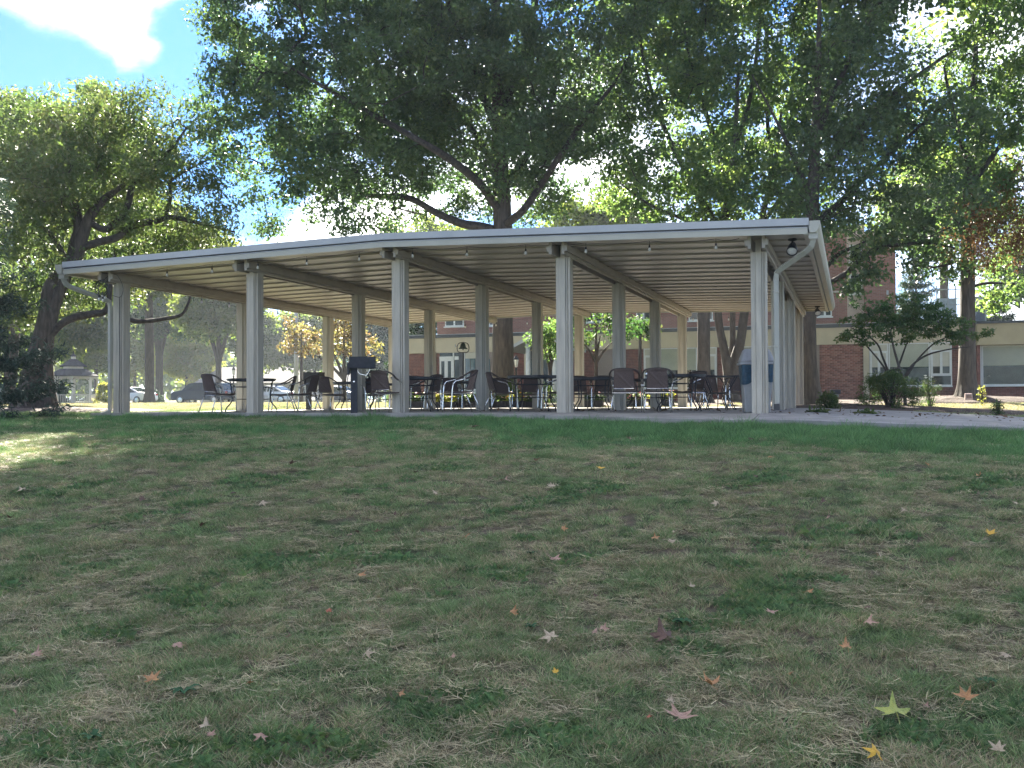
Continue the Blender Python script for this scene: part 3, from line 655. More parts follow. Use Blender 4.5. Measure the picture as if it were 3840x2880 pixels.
# square table with pinched legs
x, y, _ = at(2688, 22.6)
t = thing('square_table', 'small square black table with pinched crossing legs, left of the litter bin', 'table', (x, y, z_at(x, y)), -YAW+.05)
MB().box(-.42, .42, -.42, .42, .742, .768).build('tabletop', M['black'], t, bevel=.008)
for sx in (-1, 1):
    for sy in (-1, 1):
        MB().tube(bend([(sx*.36, sy*.36, .74), (sx*.20, sy*.24, .42), (sx*.18, sy*.22, .37), (sx*.24, sy*.27, .22), (sx*.34, sy*.35, .012)], 3), .013, 8).build('leg', M['black'], t, smooth_=True)
        MB().tube(bend([(sx*.31, sy*.36, .74), (sx*.16, sy*.24, .42), (sx*.14, sy*.22, .37), (sx*.20, sy*.27, .22), (sx*.30, sy*.35, .012)], 3), .009, 6).build('leg_strut', M['black'], t, smooth_=True)
    MB().tube([(sx*.18, -.22, .38), (sx*.18, .22, .38)], .010, 6).build('cross_rail', M['black'], t)
for sy in (-1, 1): MB().tube([(-.18, sy*.22, .38), (.18, sy*.22, .38)], .010, 6).build('cross_rail', M['black'], t)
# small lantern ornament on the table right of the pair
x, y, _ = at(2424, 25.5)
t = thing('candle_lantern', 'small shiny ornament with a pale base standing on a table behind the near chairs', 'lantern', (x, y, z_at(x, y)+.77))
MB().lathe([(.085, 0), (.085, .012), (.03, .02), (.02, .05)], 14).build('base', M['white_metal'], t, smooth_=True)
MB().lathe([(.02, .05), (.035, .09), (.04, .14), (.028, .19), (.012, .205)], 12).build('glass_body', M['steel'], t, smooth_=True)
c = copy_tree(t0); c.location = (x, y, z_at(x, y)); c['label'] = 'round black table far back behind the near pair of chairs'; c['group'] = 'round black tables under the pavilion'

# litter bin
x, y, _ = at(2836, 19.45)
t = thing('litter_bin', 'tall grey litter bin with hooded lid and blue bag, behind the right front post', 'bin', (x, y, z_at(x, y)), -YAW-.12)
gm = mat('grey_plastic', (.30, .31, .30), .55, var=.05); gl = mat('pale_grey_plastic', (.34, .35, .36), .45, var=.04)
mb = MB(); mb.hexa([(-.235, -.235, 0), (.235, -.235, 0), (.235, .235, 0), (-.235, .235, 0)], [(-.29, -.27, .90), (.29, -.27, .90), (.29, .27, .90), (-.29, .27, .90)]); mb.build('body', gm, t, bevel=.03)
mb = MB(); mb.hexa([(-.335, -.315, .92), (.335, -.315, .92), (.335, .315, .92), (-.335, .315, .92)], [(-.33, -.31, .965), (.33, -.31, .965), (.33, .31, .965), (-.33, .31, .965)]); mb.build('rim', gl, t, bevel=.012)
mb = MB(); mb.hexa([(-.325, -.305, .966), (.325, -.305, .966), (.325, .305, .966), (-.325, .305, .966)], [(-.235, -.16, 1.225), (.235, -.16, 1.225), (.235, .16, 1.225), (-.235, .16, 1.225)])
l = mb.build('lid', gl, t, bevel=.035)
for sy in (-1, 1):
    mb = MB(); mb.hexa([(-.20, sy*.298-.004, .995), (.20, sy*.298-.004, .995), (.20, sy*.298+.004, .995), (-.20, sy*.298+.004, .995)], [(-.17, sy*.198-.004, 1.185), (.17, sy*.198-.004, 1.185), (.17, sy*.198+.004, 1.185), (-.17, sy*.198+.004, 1.185)]); mb.build('swing_flap', gl, t, bevel=.003)
bm_ = mat('blue_plastic_bag', (.010, .055, .095), .4, var=.2, scale=12, bump=.6, bscale=25)
mb = MB(); vs = []; n = 56; K = 9
def sq(a, hw, hd):
    c, s = math.cos(a), math.sin(a); m_ = max(abs(c)/hw, abs(s)/hd); return c/m_, s/m_
for k in range(K):
    v = k/(K-1)
    for j in range(n):
        a = 2*PI*j/n; X, Y = sq(a, .302, .284); fold = .010*math.sin(a*11+v*3)*v+.007*math.sin(a*23+1)*v
        r_ = 1+fold*2+.02*v; low = .34+.06*math.sin(a*2+1.2)+.03*math.sin(a*5)
        vs.append((X*r_*(1-.085*v), Y*r_*(1-.075*v), .918-low*v))
fs = [(k*n+j, k*n+(j+1) % n, (k+1)*n+(j+1) % n, (k+1)*n+j) for k in range(K-1) for j in range(n)]
mb.add(vs, fs); mb.build('bin_bag', bm_, t, smooth_=True)

# pedestal grills
def grill(px, d, rz, label, yy=None):
    x, y, _ = at(px, d)
    if yy is not None: y = yy
    z = z_at(x, y)
    t = thing('pedestal_grill', label, 'grill', (x, y, z-.02), rz)
    H = 1.16
    MB().box(-.068, .068, -.068, .068, 0, H-.002).build('pedestal', M['black_rough'], t, bevel=.006)
    mb = MB()      # firebox: four thin walls and a floor
    mb.box(-.085, .43, -.22, .22, H-.23, H-.222); mb.box(-.085, .43, -.22, -.212, H-.221, H); mb.box(-.085, .43, .212, .22, H-.221, H); mb.box(-.085, -.077, -.211, .211, H-.221, H); mb.box(.422, .43, -.211, .211, H-.221, H)
    mb.build('firebox', M['black_rough'], t)
    for k in range(11): MB().tube([(-.07, -.19+k*.038, H-.02), (.415, -.19+k*.038, H-.02)], .005, 5).build('grate_bar', M['black_rough'], t)
    MB().box(-.135, -.087, -.10, .10, H-.36, H-.12).build('hinge_box', M['black_rough'], t, bevel=.004)
    MB().tube(bend([(-.11, -.08, H-.36), (-.125, -.10, H-.46), (-.12, -.09, H-.62), (-.07, -.075, H-.70)], 4), .008, 6).build('handle', M['black_rough'], t)
    MB().tube(bend([(.06, .0, H-.24), (.10, 0, H-.33), (.18, 0, H-.36), (.26, 0, H-.36), (.32, 0, H-.24)], 4), .008, 6).build('ash_guard', M['steel'], t)
    for sy in (-1, 1):
        MB().lathe([(.016, 0), (.016, .01)], 6).rot(Matrix.Translation((0, sy*.0, H-.5))@Matrix.Rotation(PI/2, 4, 'X')@Matrix.Translation((0, 0, .067 if sy > 0 else -.077))).build('bolt', M['steel'], t)
    return t
grill(1328, 20.6, -YAW+.10, 'black pedestal grill with boxy firebox standing in the grass before the patio')
grill(1158, 31.0, -YAW-.25, 'second black pedestal grill farther back, at the left end of the pavilion')

# dinner bell on its post
x, y, _ = at(1737, 34.0); zb = z_at(x, y)
t = thing('dinner_bell', 'cast bell in a rounded yoke frame on a slender post behind the pavilion', 'bell', (x, y, zb), -YAW)
top = P(1737, 1322, 34)[2]-zb; s = 34/FPX
MB().tube([(0, 0, 0), (0, 0, top-.005)], .035, 10).build('bell_post', M['black'], t)
fr = [(0, 0, top), (-.13, 0, top+.01), (-.185, 0, top+.06), (-.20, 0, top+.16), (-.185, 0, top+.24), (-.14, 0, top+.31), (-.05, 0, top+.335), (.05, 0, top+.335), (.14, 0, top+.31), (.185, 0, top+.24), (.20, 0, top+.16), (.185, 0, top+.06), (.13, 0, top+.01), (0, 0, top)]
MB().tube(bend(fr, 3), .014, 8).build('yoke_frame', M['black'], t, smooth_=True)
MB().lathe([(.155, 0), (.165, .004), (.14, .03), (.105, .07), (.088, .14), (.072, .19), (.03, .205), (.02, .215)], 22, c=(0, 0, top+.115)).build('bell', mat('verdigris_bell', (.055, .085, .075), .45, .6), t, smooth_=True)
MB().lathe([(.005, -.035), (.024, -.025), (.026, -.008), (.010, .01)], 10, c=(0, 0, top+.115)).build('clapper', M['black'], t, smooth_=True)
MB().tube([(-.19, 0, top+.22), (-.25, 0, top+.22)], .008, 6).build('lever', M['black'], t); MB().tube([(-.255, 0, top+.18), (-.262, 0, top+.29)], .016, 6).build('lever_weight', M['white_metal'], t)

# lamp posts: black with a glass lantern
def lamppost(px, d, topy, label, base=None):
    x, y, _ = at(px, d); z = float(ground(x, y)); H = P(px, topy, d)[2]-z
    t = thing('lamp_post', label, 'lamp post', (x, y, z-.05))
    H += .05
    MB().lathe([(.12, 0), (.12, .08), (.07, .16), (.05, .5), (.042, H-.62), (.06, H-.58), (.03, H-.52)], 12).build('pole', M['black'], t, smooth_=True)
    MB().lathe([(.06, H-.50), (.11, H-.20), (.11, H-.19), (.055, H-.49)], 6, cap=False).build('lantern_glass', mat('lantern_glass', (.85, .86, .80), .15), t)
    MB().lathe([(.135, H-.19), (.12, H-.15), (.04, H-.04), (.02, H)], 6).build('lantern_cap', M['black'], t)
    for k in range(6):
        a = k*PI/3; MB().tube([(.062*math.cos(a), .062*math.sin(a), H-.51), (.114*math.cos(a), .114*math.sin(a), H-.19)], .006, 4).build('lantern_bar', M['black'], t)
    return t
lamppost(1936, 42.5, 1332, 'black lamp post with a glass lantern beside the brick pier at the entrance')
lamppost(876, 60, 1375, 'black lamp post with pale lantern on the far lawn, left of second front post')
# pale flag pole
x, y, z = at(1111, 70)
t = thing('flag_pole', 'tall pale flag pole standing on the far lawn before the autumn trees', 'pole', (x, y, z))
MB().lathe([(.30, 0), (.30, .25), (.12, .3)], 16).build('base', M['concrete'], t); MB().lathe([(.16, .3), (.15, 4), (.11, 7.5)], 14).build('shaft', M['white_metal'], t, smooth_=True)
MB().lathe([(.02, 7.5), (.1, 7.56), (.12, 7.64), (.08, 7.73), (.01, 7.76)], 12).build('finial', M['steel'], t, smooth_=True)
MB().tube([(.17, 0, .9), (.13, 0, 7.4)], .01, 5).build('halyard', M['white_metal'], t)
# little bollard light and the plaque by the tree
x, y, z = at(3133, 31)
t = thing('bollard_light', 'short dark path light with a box head in the shrubs right of the pavilion', 'path light', (x, y, z), -YAW)
MB().box(-.04, .04, -.04, .04, 0, .42).build('stem', M['black'], t); MB().box(-.14, .14, -.09, .09, .42, .56).build('head', M['dark_metal'], t, bevel=.01); MB().box(-.05, .08, -.075, -.02, .33, .415).build('lens', M['white_metal'], t)
x, y, z = at(3632, 34.6)
t = thing('plaque_stone', 'small pinkish memorial plaque stone at the foot of the right tree', 'plaque', (x, y, z+.26), -YAW)
mb = MB(); mb.hexa([(-.13, -.05, -.08), (.13, -.05, -.08), (.13, .05, -.08), (-.13, .05, -.08)], [(-.12, -.03, .13), (.12, -.03, .13), (.12, .04, .14), (-.12, .04, .14)]); mb.build('stone', mat('pink_granite', (.38, .28, .26), .8, var=.15, scale=40), t, bevel=.01)
MB().hexa([(-.09, -.054, -.02), (.09, -.054, -.02), (.09, -.050, -.02), (-.09, -.050, -.02)], [(-.085, -.042, .09), (.085, -.042, .09), (.085, -.038, .09), (-.085, -.038, .09)]).build('plate', mat('bronze_plate', (.20, .13, .10), .5, .5), t)

# ---------------------------------------------------------------- cars in the far car park
def car(px, d, rz, L, W, H, paint, label, suv=True, group='cars in the far car park'):
    x, y, z = at(px, d)
    t = thing('parked_car', label, 'car', (x, y, z+.03), rz, group)
    pm = mat('car_paint', paint, .22, .3, var=.02)
    if suv: pr = [(-.5, .28), (-.495, .50), (-.47, .58), (-.30, .66), (-.185, .97), (-.10, 1.0), (.30, 1.0), (.40, .97), (.47, .64), (.495, .58), (.5, .30), (.48, .20), (-.48, .20)]
    else: pr = [(-.5, .30), (-.49, .46), (-.44, .56), (-.25, .64), (-.11, .96), (0, 1.0), (.15, .99), (.33, .70), (.46, .66), (.495, .55), (.5, .30), (.48, .2), (-.48, .2)]
    def wy(zr): return W/2*(1.0 if zr < .62 else 1-.22*(zr-.62)/.38)
    n = len(pr); vs = [(a*L, -wy(b), b*H) for a, b in pr]+[(a*L, wy(b), b*H) for a, b in pr]
    mb = MB().add(vs, [tuple(range(n)), tuple(range(n, 2*n))[::-1]]+[((i+1) % n, i, n+i, n+(i+1) % n) for i in range(n)]); mb.build('body', pm, t, bevel=.06)
    gz = [(a, b) for a, b in pr if b >= .64]
    for sy in (-1, 1):
        pane = [(-.245, .68), (-.165, .93), (.05, .935), (.05, .68)] if suv else [(-.2, .67), (-.085, .92), (.02, .93), (.02, .67)]
        pane2 = [(.075, .68), (.075, .935), (.375, .92), (.43, .68)] if suv else [(.045, .67), (.045, .93), (.14, .925), (.29, .68)]
        for pn in (pane, pane2):
            v = [(a*L, sy*(wy(b)+.012), b*H) for a, b in pn]; v2 = [(a*L, sy*(wy(b)-.02), b*H) for a, b in pn]
            MB().add(v+v2, [(0, 1, 2, 3), (4, 7, 6, 5), (0, 4, 5, 1), (1, 5, 6, 2), (2, 6, 7, 3), (3, 7, 4, 0)]).build('side_window', M['glass'], t)
    i0 = 3
    for (a, b) in (((-.292, .675), (-.193, .955)), ((.405, .94), (.464, .68)) if suv else ((.17, .96), (.318, .72))):
        o_ = .015; v = [(a[0]*L, -wy(a[1])*.88, a[1]*H+o_), (a[0]*L, wy(a[1])*.88, a[1]*H+o_), (b[0]*L, wy(b[1])*.88, b[1]*H+o_), (b[0]*L, -wy(b[1])*.88, b[1]*H+o_)]
        sg = -1 if a[0] < 0 else 1; v = [(q[0]+sg*.02, q[1], q[2]) for q in v]; v2 = [(q[0]-sg*.03, q[1], q[2]-.02) for q in v]
        MB().add(v+v2, [(0, 1, 2, 3), (4, 7, 6, 5), (0, 4, 5, 1), (1, 5, 6, 2), (2, 6, 7, 3), (3, 7, 4, 0)]).build('windscreen', M['glass'], t)
    for sx in (-.32, .31):
        for sy in (-1, 1):
            o = MB().lathe([(.20, -.11), (.33, -.10), (.345, 0), (.33, .10), (.20, .11)], 20).rot(Matrix.Translation((sx*L, sy*(W/2-.10), .345))@Matrix.Rotation(PI/2, 4, 'X')).build('wheel', M['black'], t, smooth_=True)
            MB().lathe([(.02, -.125), (.19, -.12), (.20, .12), (.02, .125)], 14).rot(Matrix.Translation((sx*L, sy*(W/2-.10), .345))@Matrix.Rotation(PI/2, 4, 'X')).build('rim', M['steel'], o)
    for sy in (-1, 1):
        MB().box(-.505*L, -.485*L, sy*W*.36-.16, sy*W*.36+.16, .50*H, .56*H).build('headlight', M['white_metal'], t)
        MB().box(.488*L, .506*L, sy*W*.38-.12, sy*W*.38+.12, .50*H, .60*H).build('tail_light', mat('tail_light', (.4, .02, .02), .2), t)
    return t
car(765, 80, .06, 4.8, 1.9, 1.68, (.010, .022, .045), 'dark navy parked car on the far left, half behind the left woven chair')
car(1015, 82, .02, 4.7, 1.85, 1.45, (.62, .64, .66), 'silver parked car seen between posts right of the navy car', False)
car(1255, 84, -.05, 4.6, 1.85, 1.45, (.08, .09, .11), 'dark grey parked car behind the near grill', False)
car(480, 86, .1, 4.6, 1.85, 1.45, (.68, .69, .70), 'white parked car far left, mostly behind the left front post', False)

# ---------------------------------------------------------------- gazebo
x, y, z = at(275, 84)
gz = thing('gazebo', 'far white wooden gazebo with dark two-tier roof and cupola, left of the pavilion', 'gazebo', (x, y, z), .3)
cw = mat('white_gazebo_paint', (.62, .60, .52), .5, var=.05); sh = mat('dark_shingle', (.045, .045, .05), .9, var=.3, scale=9, bump=.5, bscale=20)
R8 = 1.85; NO = 8
for k in range(NO):
    a = k*PI/4+PI/8; b = a+PI/4; pa = np.array([R8*math.cos(a), R8*math.sin(a)]); pb = np.array([R8*math.cos(b), R8*math.sin(b)])
    MB().box(-.06, .06, -.06, .06, .1, 2.35).build('post', cw, gz, (pa[0], pa[1], 0))
    dirn = pb-pa; L_ = np.linalg.norm(dirn); ang = math.atan2(dirn[1], dirn[0]); mid = (pa+pb)/2
    Rm = Matrix.Translation((mid[0], mid[1], 0))@Matrix.Rotation(ang, 4, 'Z')
    MB().box(-L_/2+.06, L_/2-.06, -.03, .03, 2.2, 2.35).rot(Rm).build('header', cw, gz)
    for s_ in (-1, 1):
        MB().tube(bend([(s_*(L_/2-.07), 0, 1.75), (s_*(L_/2-.16), 0, 2.05), (s_*(L_/2-.42), 0, 2.2)], 4), .03, 4).rot(Rm).build('brace', cw, gz)
    if k != 5:
        r = MB().box(-L_/2+.06, L_/2-.06, -.035, .035, .82, .90).rot(Rm).build('railing', cw, gz)
        MB().box(-L_/2+.06, L_/2-.06, -.03, .03, .18, .25).rot(Rm).build('bottom_rail', cw, r)
        nb = 9
        for q in range(nb):
            xx = -L_/2+.06+(q+.5)*(L_-.12)/nb
            MB().box(xx-.022, xx+.022, -.015, .015, .251, .819).rot(Rm).build('baluster', cw, r)
MB().lathe([(R8+.1, 0), (R8+.1, .1)], 8).build('floor_deck', cw, gz)
MB().lathe([(R8+.28, 2.352), (R8+.30, 2.40), (1.1, 2.98), (.95, 3.0)], 8).build('lower_roof', sh, gz)
MB().lathe([(.82, 3.001), (.82, 3.18)], 8).build('clerestory', cw, gz)
MB().lathe([(1.12, 3.181), (1.14, 3.22), (.30, 3.80), (.22, 3.82)], 8).build('upper_roof', sh, gz)
MB().lathe([(.2, 3.821), (.2, 4.02)], 8).build('cupola', cw, gz); MB().lathe([(.30, 4.021), (.04, 4.28), (.02, 4.5)], 8).build('cupola_roof', sh, gz)
# ================================================================ building
YW = 27.0
bld = thing('clubhouse', 'long low brick building with cream band and white framed windows behind the pavilion', 'building', (0, 0, 0))
zb0 = z_on_Y(1560, 1325, YW); zt0 = z_on_Y(1560, 1270, YW); zt1 = z_on_Y(1560, 1257, YW)
XL, XE = on_Y(1529, YW), on_Y(3660, YW); XF = XE+16
MB().box(XL, XF, YW+.13, YW+7, -.3, zt0-.02).build('wall', M['mortar'], bld)
MB().box(XL-.04, XE, YW+.0, YW+.129, zb0, zt0).build('cream_band', M['stucco'], bld)
MB().box(XL-.08, XE, YW-.06, YW+7.1, zt0+.001, zt1-.02).build('flashing', M['dark_metal'], bld)
MB().box(XL-.10, XE, YW-.09, YW+7.12, zt1-.0195, zt1+.005).build('roof_edge', M['white_metal'], bld)
zr0, zr1 = z_on_Y(3750, 1292, YW-.6), z_on_Y(3750, 1212, YW-.6)
MB().box(XE+.002, XF, YW-.6, YW+.129, zr0, zr1).build('cream_band', mat('dark_stucco', (.40, .34, .22), .85, var=.07, scale=1.2, bump=.15, bscale=60, coords='World'), bld)
MB().box(XE-.03, XF, YW-.68, YW+7.1, zr1+.001, zr1+.10).build('flashing', M['dark_metal'], bld)
MB().box(XE+.004, XE+.12, YW-.5, YW+.12, -.3, zr0-.002).build('brick_return', M['brick'], bld)
brick_me = MB().box(0, .200, 0, .03, 0, .062).mesh('brick', M['brick'])
bricks2 = []
for k, c in enumerate([(.30, .13, .10), (.22, .10, .08), (.34, .17, .13)]):
    bricks2.append(MB().box(0, .200, 0, .03, 0, .062).mesh('brick', mat('brick_tone', c, .9, var=.2, scale=8, bump=.3, bscale=50)))
nb_ind = 0
def brick_wall(x0, x1, z0, z1, y, single=False, dark=None):
    global nb_ind
    mb = MB(); r = 0; z = z0
    while z+.062 <= z1+.001:
        x = x0-(.105 if r % 2 else 0)
        while x < x1-.01:
            a, b = max(x, x0), min(x+.200, x1)
            if b-a > .03:
                off = random.uniform(0, .006)
                if single and b-a > .19 and nb_ind < 300:
                    o = put('brick', random.choice(bricks2), bld, (a, y-off, z)); nb_ind += 1
                else: mb.box(a, b, y-off, y+.03, z, z+.062)
            x += .210
        z += .072; r += 1
    if mb.v:
        o = mb.build('brickwork', M['brick'], bld); o['kind'] = 'stuff'
SILL = .80; BL = 1.62
def box(n, m, *a, par=bld, bevel=0): return MB().box(*a).build(n, m, par, bevel=bevel)
def window(px0, px1, kind, y=YW+.02, top=None, y_off=0):
    top = top or zb0-.004
    x0, x1 = on_Y(px0, YW), on_Y(px1, YW); f = .045
    fr = MB(); fr.box(x0, x1, y, y+.07, top-f, top).box(x0, x1, y, y+.07, SILL, SILL+f).box(x0, x0+f, y, y+.07, SILL+f, top-f).box(x1-f, x1, y, y+.07, SILL+f, top-f)
    w = fr.build('window', M['white_frame'], bld)
    if kind == 'big':
        MB().box(x0+f, x1-f, y+.03, y+.035, BL, top-f).build('blind', M['blind'], w)
        MB().box(x0+f, x1-f, y+.015, y+.021, SILL+f, top-f).build('glass_pane', M['shine'], w)
        MB().box(x0+f, x1-f, y+.05, y+.055, SILL+f, BL).build('dim_room_sheet', M['glass'], w)  # dark sheet: the dimness of the room is put into its colour
    else:
        xm = (x0+x1)/2; tb = top-.36
        MB().box(x0+f, x1-f, y-.005, y+.06, tb, tb+.04).build('transom_bar', M['white_frame'], w)
        MB().box(x0+f, x1-f, y-.005, y+.06, SILL+.42, SILL+.47).build('transom_bar', M['white_frame'], w)
        MB().box(x0+f, x1-f, y+.03, y+.034, tb+.04, top-f).build('glass_pane', M['blind'], w)
        MB().box(x0+f, x1-f, y+.03, y+.034, SILL+f, SILL+.42).build('glass_pane', M['glass'], w)
        for a, b in ((x0+f, xm), (xm, x1-f)):
            c = MB(); g = .05; za, zc = SILL+.475, tb-.005
            c.box(a+.004, b-.004, y-.02, y+.05, zc-g, zc).box(a+.004, b-.004, y-.02, y+.05, za, za+g).box(a+.004, a+g, y-.02, y+.05, za+g, zc-g).box(b-g, b-.004, y-.02, y+.05, za+g, zc-g)
            cs = c.build('casement', M['white_frame'], bld)
            MB().box(a+g, b-g, y+.02, y+.024, za+g, max(BL, za+g)).build('glass_pane', M['glass'], cs); MB().box(a+g, b-g, y+.02, y+.024, max(BL, za+g)+.001, zc-g).build('blind', M['blind'], cs)
    MB().box(x0-.02, x1+.02, y-.06, y+.0, SILL-.05, SILL-.004).build('sill', M['white_frame'], w)
M['shine'] = bpy.data.materials.new('window_glazing'); M['shine'].use_nodes = True
_t = M['shine'].node_tree; _t.nodes.clear(); _tr = _t.nodes.new('ShaderNodeBsdfTransparent'); _gl = _t.nodes.new('ShaderNodeBsdfGlossy'); _gl.inputs['Roughness'].default_value = .03
_fm = _t.nodes.new('ShaderNodeMixShader'); _fm.inputs[0].default_value = .008; _o = _t.nodes.new('ShaderNodeOutputMaterial')
_tr.inputs[0].default_value = (.9, .92, .9, 1); _t.links.new(_tr.outputs[0], _fm.inputs[1]); _t.links.new(_gl.outputs[0], _fm.inputs[2]); _t.links.new(_fm.outputs[0], _o.inputs['Surface'])
for (a, b) in [(1531, 1618), (1634, 1646), (1925, 1966), (2120, 2240), (2300, 2414), (2690, 2716), (3572, 3600)]:
    brick_wall(on_Y(a, YW), on_Y(b, YW), -.05, zb0-.01, YW+.10)
brick_wall(on_Y(3074, YW), on_Y(3238, YW), .05, zb0-.01, YW+.10, single=True)
for (a, b) in [(2414, 2690), (2716, 3060), (3240, 3572)]:
    brick_wall(on_Y(a, YW), on_Y(b, YW), -.05, SILL-.06, YW+.10)
brick_wall(XE+.13, XF-6, -.05, SILL-.06, YW+.10)
for (a, b) in [(1619, 1633), (1966, 1979), (3239, 3260)]:
    box('pier', M['stucco'], on_Y(a, YW), on_Y(b, YW), YW-.02, YW+.12, -.1, zb0-.004)
for (a, b, k) in [(2414, 2474, 'c'), (2476, 2614, 'big'), (2616, 2688, 'c'), (2718, 2870, 'big'), (2872, 2940, 'c'), (2942, 3058, 'big'), (3262, 3332, 'c'), (3334, 3488, 'big'), (3490, 3571, 'c'), (3602, 3655, 'c')]:
    window(a, b, k)
for (a, b, k) in [(3662, 3682, 'c1'), (3684, 3870, 'big'), (3872, 3950, 'c'), (3952, 4120, 'big')]:
    if k == 'c1': box('window_post', M['white_frame'], on_Y(a, YW), on_Y(b, YW), YW+.0, YW+.12, SILL, zr0-.004)
    else: window(a, b, k, top=zr0-.006)
# garden door with transom and side panes
x0, x1 = on_Y(1648, YW), on_Y(1697, YW); zd = z_on_Y(1670, 1346, YW)
box('door_transom', M['glass'], x0, x1, YW+.06, YW+.07, zd+.12, zb0-.01); box('door_header', M['white_frame'], x0, x1, YW+.0, YW+.10, zd, zd+.12)
xm = (x0+x1)/2
for a, b in ((x0, xm-.002), (xm+.002, x1)):
    f = MB(); g = .085; f.box(a, a+g, YW+.02, YW+.08, .06, zd-.003).box(b-g, b, YW+.02, YW+.08, .06, zd-.003).box(a+g, b-g, YW+.02, YW+.08, zd-.11, zd-.003).box(a+g, b-g, YW+.02, YW+.08, .06, .35)
    dr = f.build('door', M['white_frame'], bld); MB().box(a+g, b-g, YW+.045, YW+.05, .35, zd-.11).build('glass_pane', M['glass'], dr)
    hx_ = b-.06 if a < xm-.1 else a+.06
    MB().tube([(hx_, YW+.0, 1.0), (hx_, YW-.03, 1.02), (hx_, YW-.03, 1.18), (hx_, YW, 1.2)], .01, 6).build('handle', M['steel'], dr)
for px in (1700, 1741, 1820): box('mullion', M['white_frame'], on_Y(px, YW)-.03, on_Y(px, YW)+.03, YW+.01, YW+.10, .05, zb0-.006)
box('side_pane', M['glass'], on_Y(1703, YW), on_Y(1722, YW), YW+.06, YW+.065, .1, zb0-.01); box('side_pane_bar', M['white_frame'], on_Y(1703, YW), on_Y(1719, YW), YW+.03, YW+.055, zd-.05, zd+.12)
box('dark_column', M['dark_metal'], on_Y(1722, YW), on_Y(1738, YW), YW+.02, YW+.11, .05, zb0-.007)
box('blue_window', M['glass_blue'], on_Y(1744, YW), on_Y(1817, YW), YW+.05, YW+.056, .9, z_on_Y(1780, 1344, YW)); box('valance', M['blind'], on_Y(1744, YW), on_Y(1817, YW), YW+.04, YW+.046, z_on_Y(1780, 1344, YW)+.002, zb0-.01)
for q in (.25, .5, .75): box('glazing_bar', M['dark_metal'], on_Y(1744+73*q, YW)-.012, on_Y(1744+73*q, YW)+.012, YW+.035, YW+.049, .9, z_on_Y(1780, 1344, YW))
box('blue_side_pane', M['glass_blue'], on_Y(1823, YW), on_Y(1836, YW), YW+.05, YW+.056, .9, 2.3); box('apron_panel', M['white_frame'], on_Y(1744, YW), on_Y(1817, YW), YW+.03, YW+.09, .06, .895)
brick_wall(on_Y(1845, YW), on_Y(1925, YW), -.05, zb0-.01, YW+.10)
# entrance: flat dark panel painted for the recess shade, with curved canopy
box('entrance_shade_panel', M['dark_metal'], on_Y(1980, YW), on_Y(2118, YW), YW+.05, YW+.12, .02, zb0-.008)
for px in (2004, 2040, 2076): 
    dr = box('entrance_door', M['glass'], on_Y(px, YW)-.20, on_Y(px, YW)+.20, YW+.0, YW+.045, .05, 2.25); box('door_light', M['white_frame'], on_Y(px+14, YW)-.05, on_Y(px+14, YW)+.05, YW-.012, YW-.002, 1.15, 1.25)
XA, XB = on_Y(1908, 24.6), on_Y(2150, 24.6); mb = MB(); vs = []; K = 18
for i in range(K+1):
    u = i/K; x = XA+(XB-XA)*u; z = 2.50+.55*math.sin(PI*u)
    for y in (24.4, 26.93): vs += [(x, y, z), (x, y, z+.16)]
fs = []
for i in range(K):
    a, b = i*4, (i+1)*4; fs += [(a, a+2, b+2, b), (a+1, b+1, b+3, a+3), (a, b, b+1, a+1), (a+2, a+3, b+3, b+2)]
fs += [(0, 1, 3, 2), (K*4, K*4+2, K*4+3, K*4+1)]
mb.add(vs, fs); mb.build('canopy', M['white_metal'], bld, smooth_=False)
for x in (XA+.9, XB-.9): MB().lathe([(.11, -.1), (.11, 2.85)], 14, c=(x, 24.7, 0)).build('canopy_column', M['white_frame'], bld, smooth_=True)
# upper storey, set back
YU = 33.5; XU0, XU1 = on_Y(1640, YU), on_Y(3244, YU); ZT = 8.6
box('upper_wall', M['far_brick'], XU0, XU1, YU, YU+12, zt1-.2, ZT); box('upper_parapet', M['stucco'], XU0-.05, XU1+.05, YU-.06, YU+12.1, ZT+.001, ZT+.25)
YT = 32.6; XT0, XT1 = on_Y(3245, YT), on_Y(3363, YT)
tw = box('stair_tower', M['far_brick'], XT0, XT1, YT, YT+9, zt1-.2, z_on_Y(3300, 880, YT)); box('tower_coping', M['stucco'], XT0-.05, XT1+.05, YT-.05, YT+9.05, z_on_Y(3300, 880, YT)+.001, z_on_Y(3300, 880, YT)+.18)
xa, xb = on_Y(3180, YU), on_Y(3243, YU)
box('pale_panel', mat('pink_buff_panel', (.52, .42, .36), .85, var=.05), xa, xb, YU-.05, YU-.002, zt1, ZT-.01)
box('string_course', mat('buff_course', (.50, .44, .38), .85), on_Y(2900, YU), xa-.005, YU-.05, YU-.002, z_on_Y(3120, 1098, YU), z_on_Y(3120, 1092, YU))
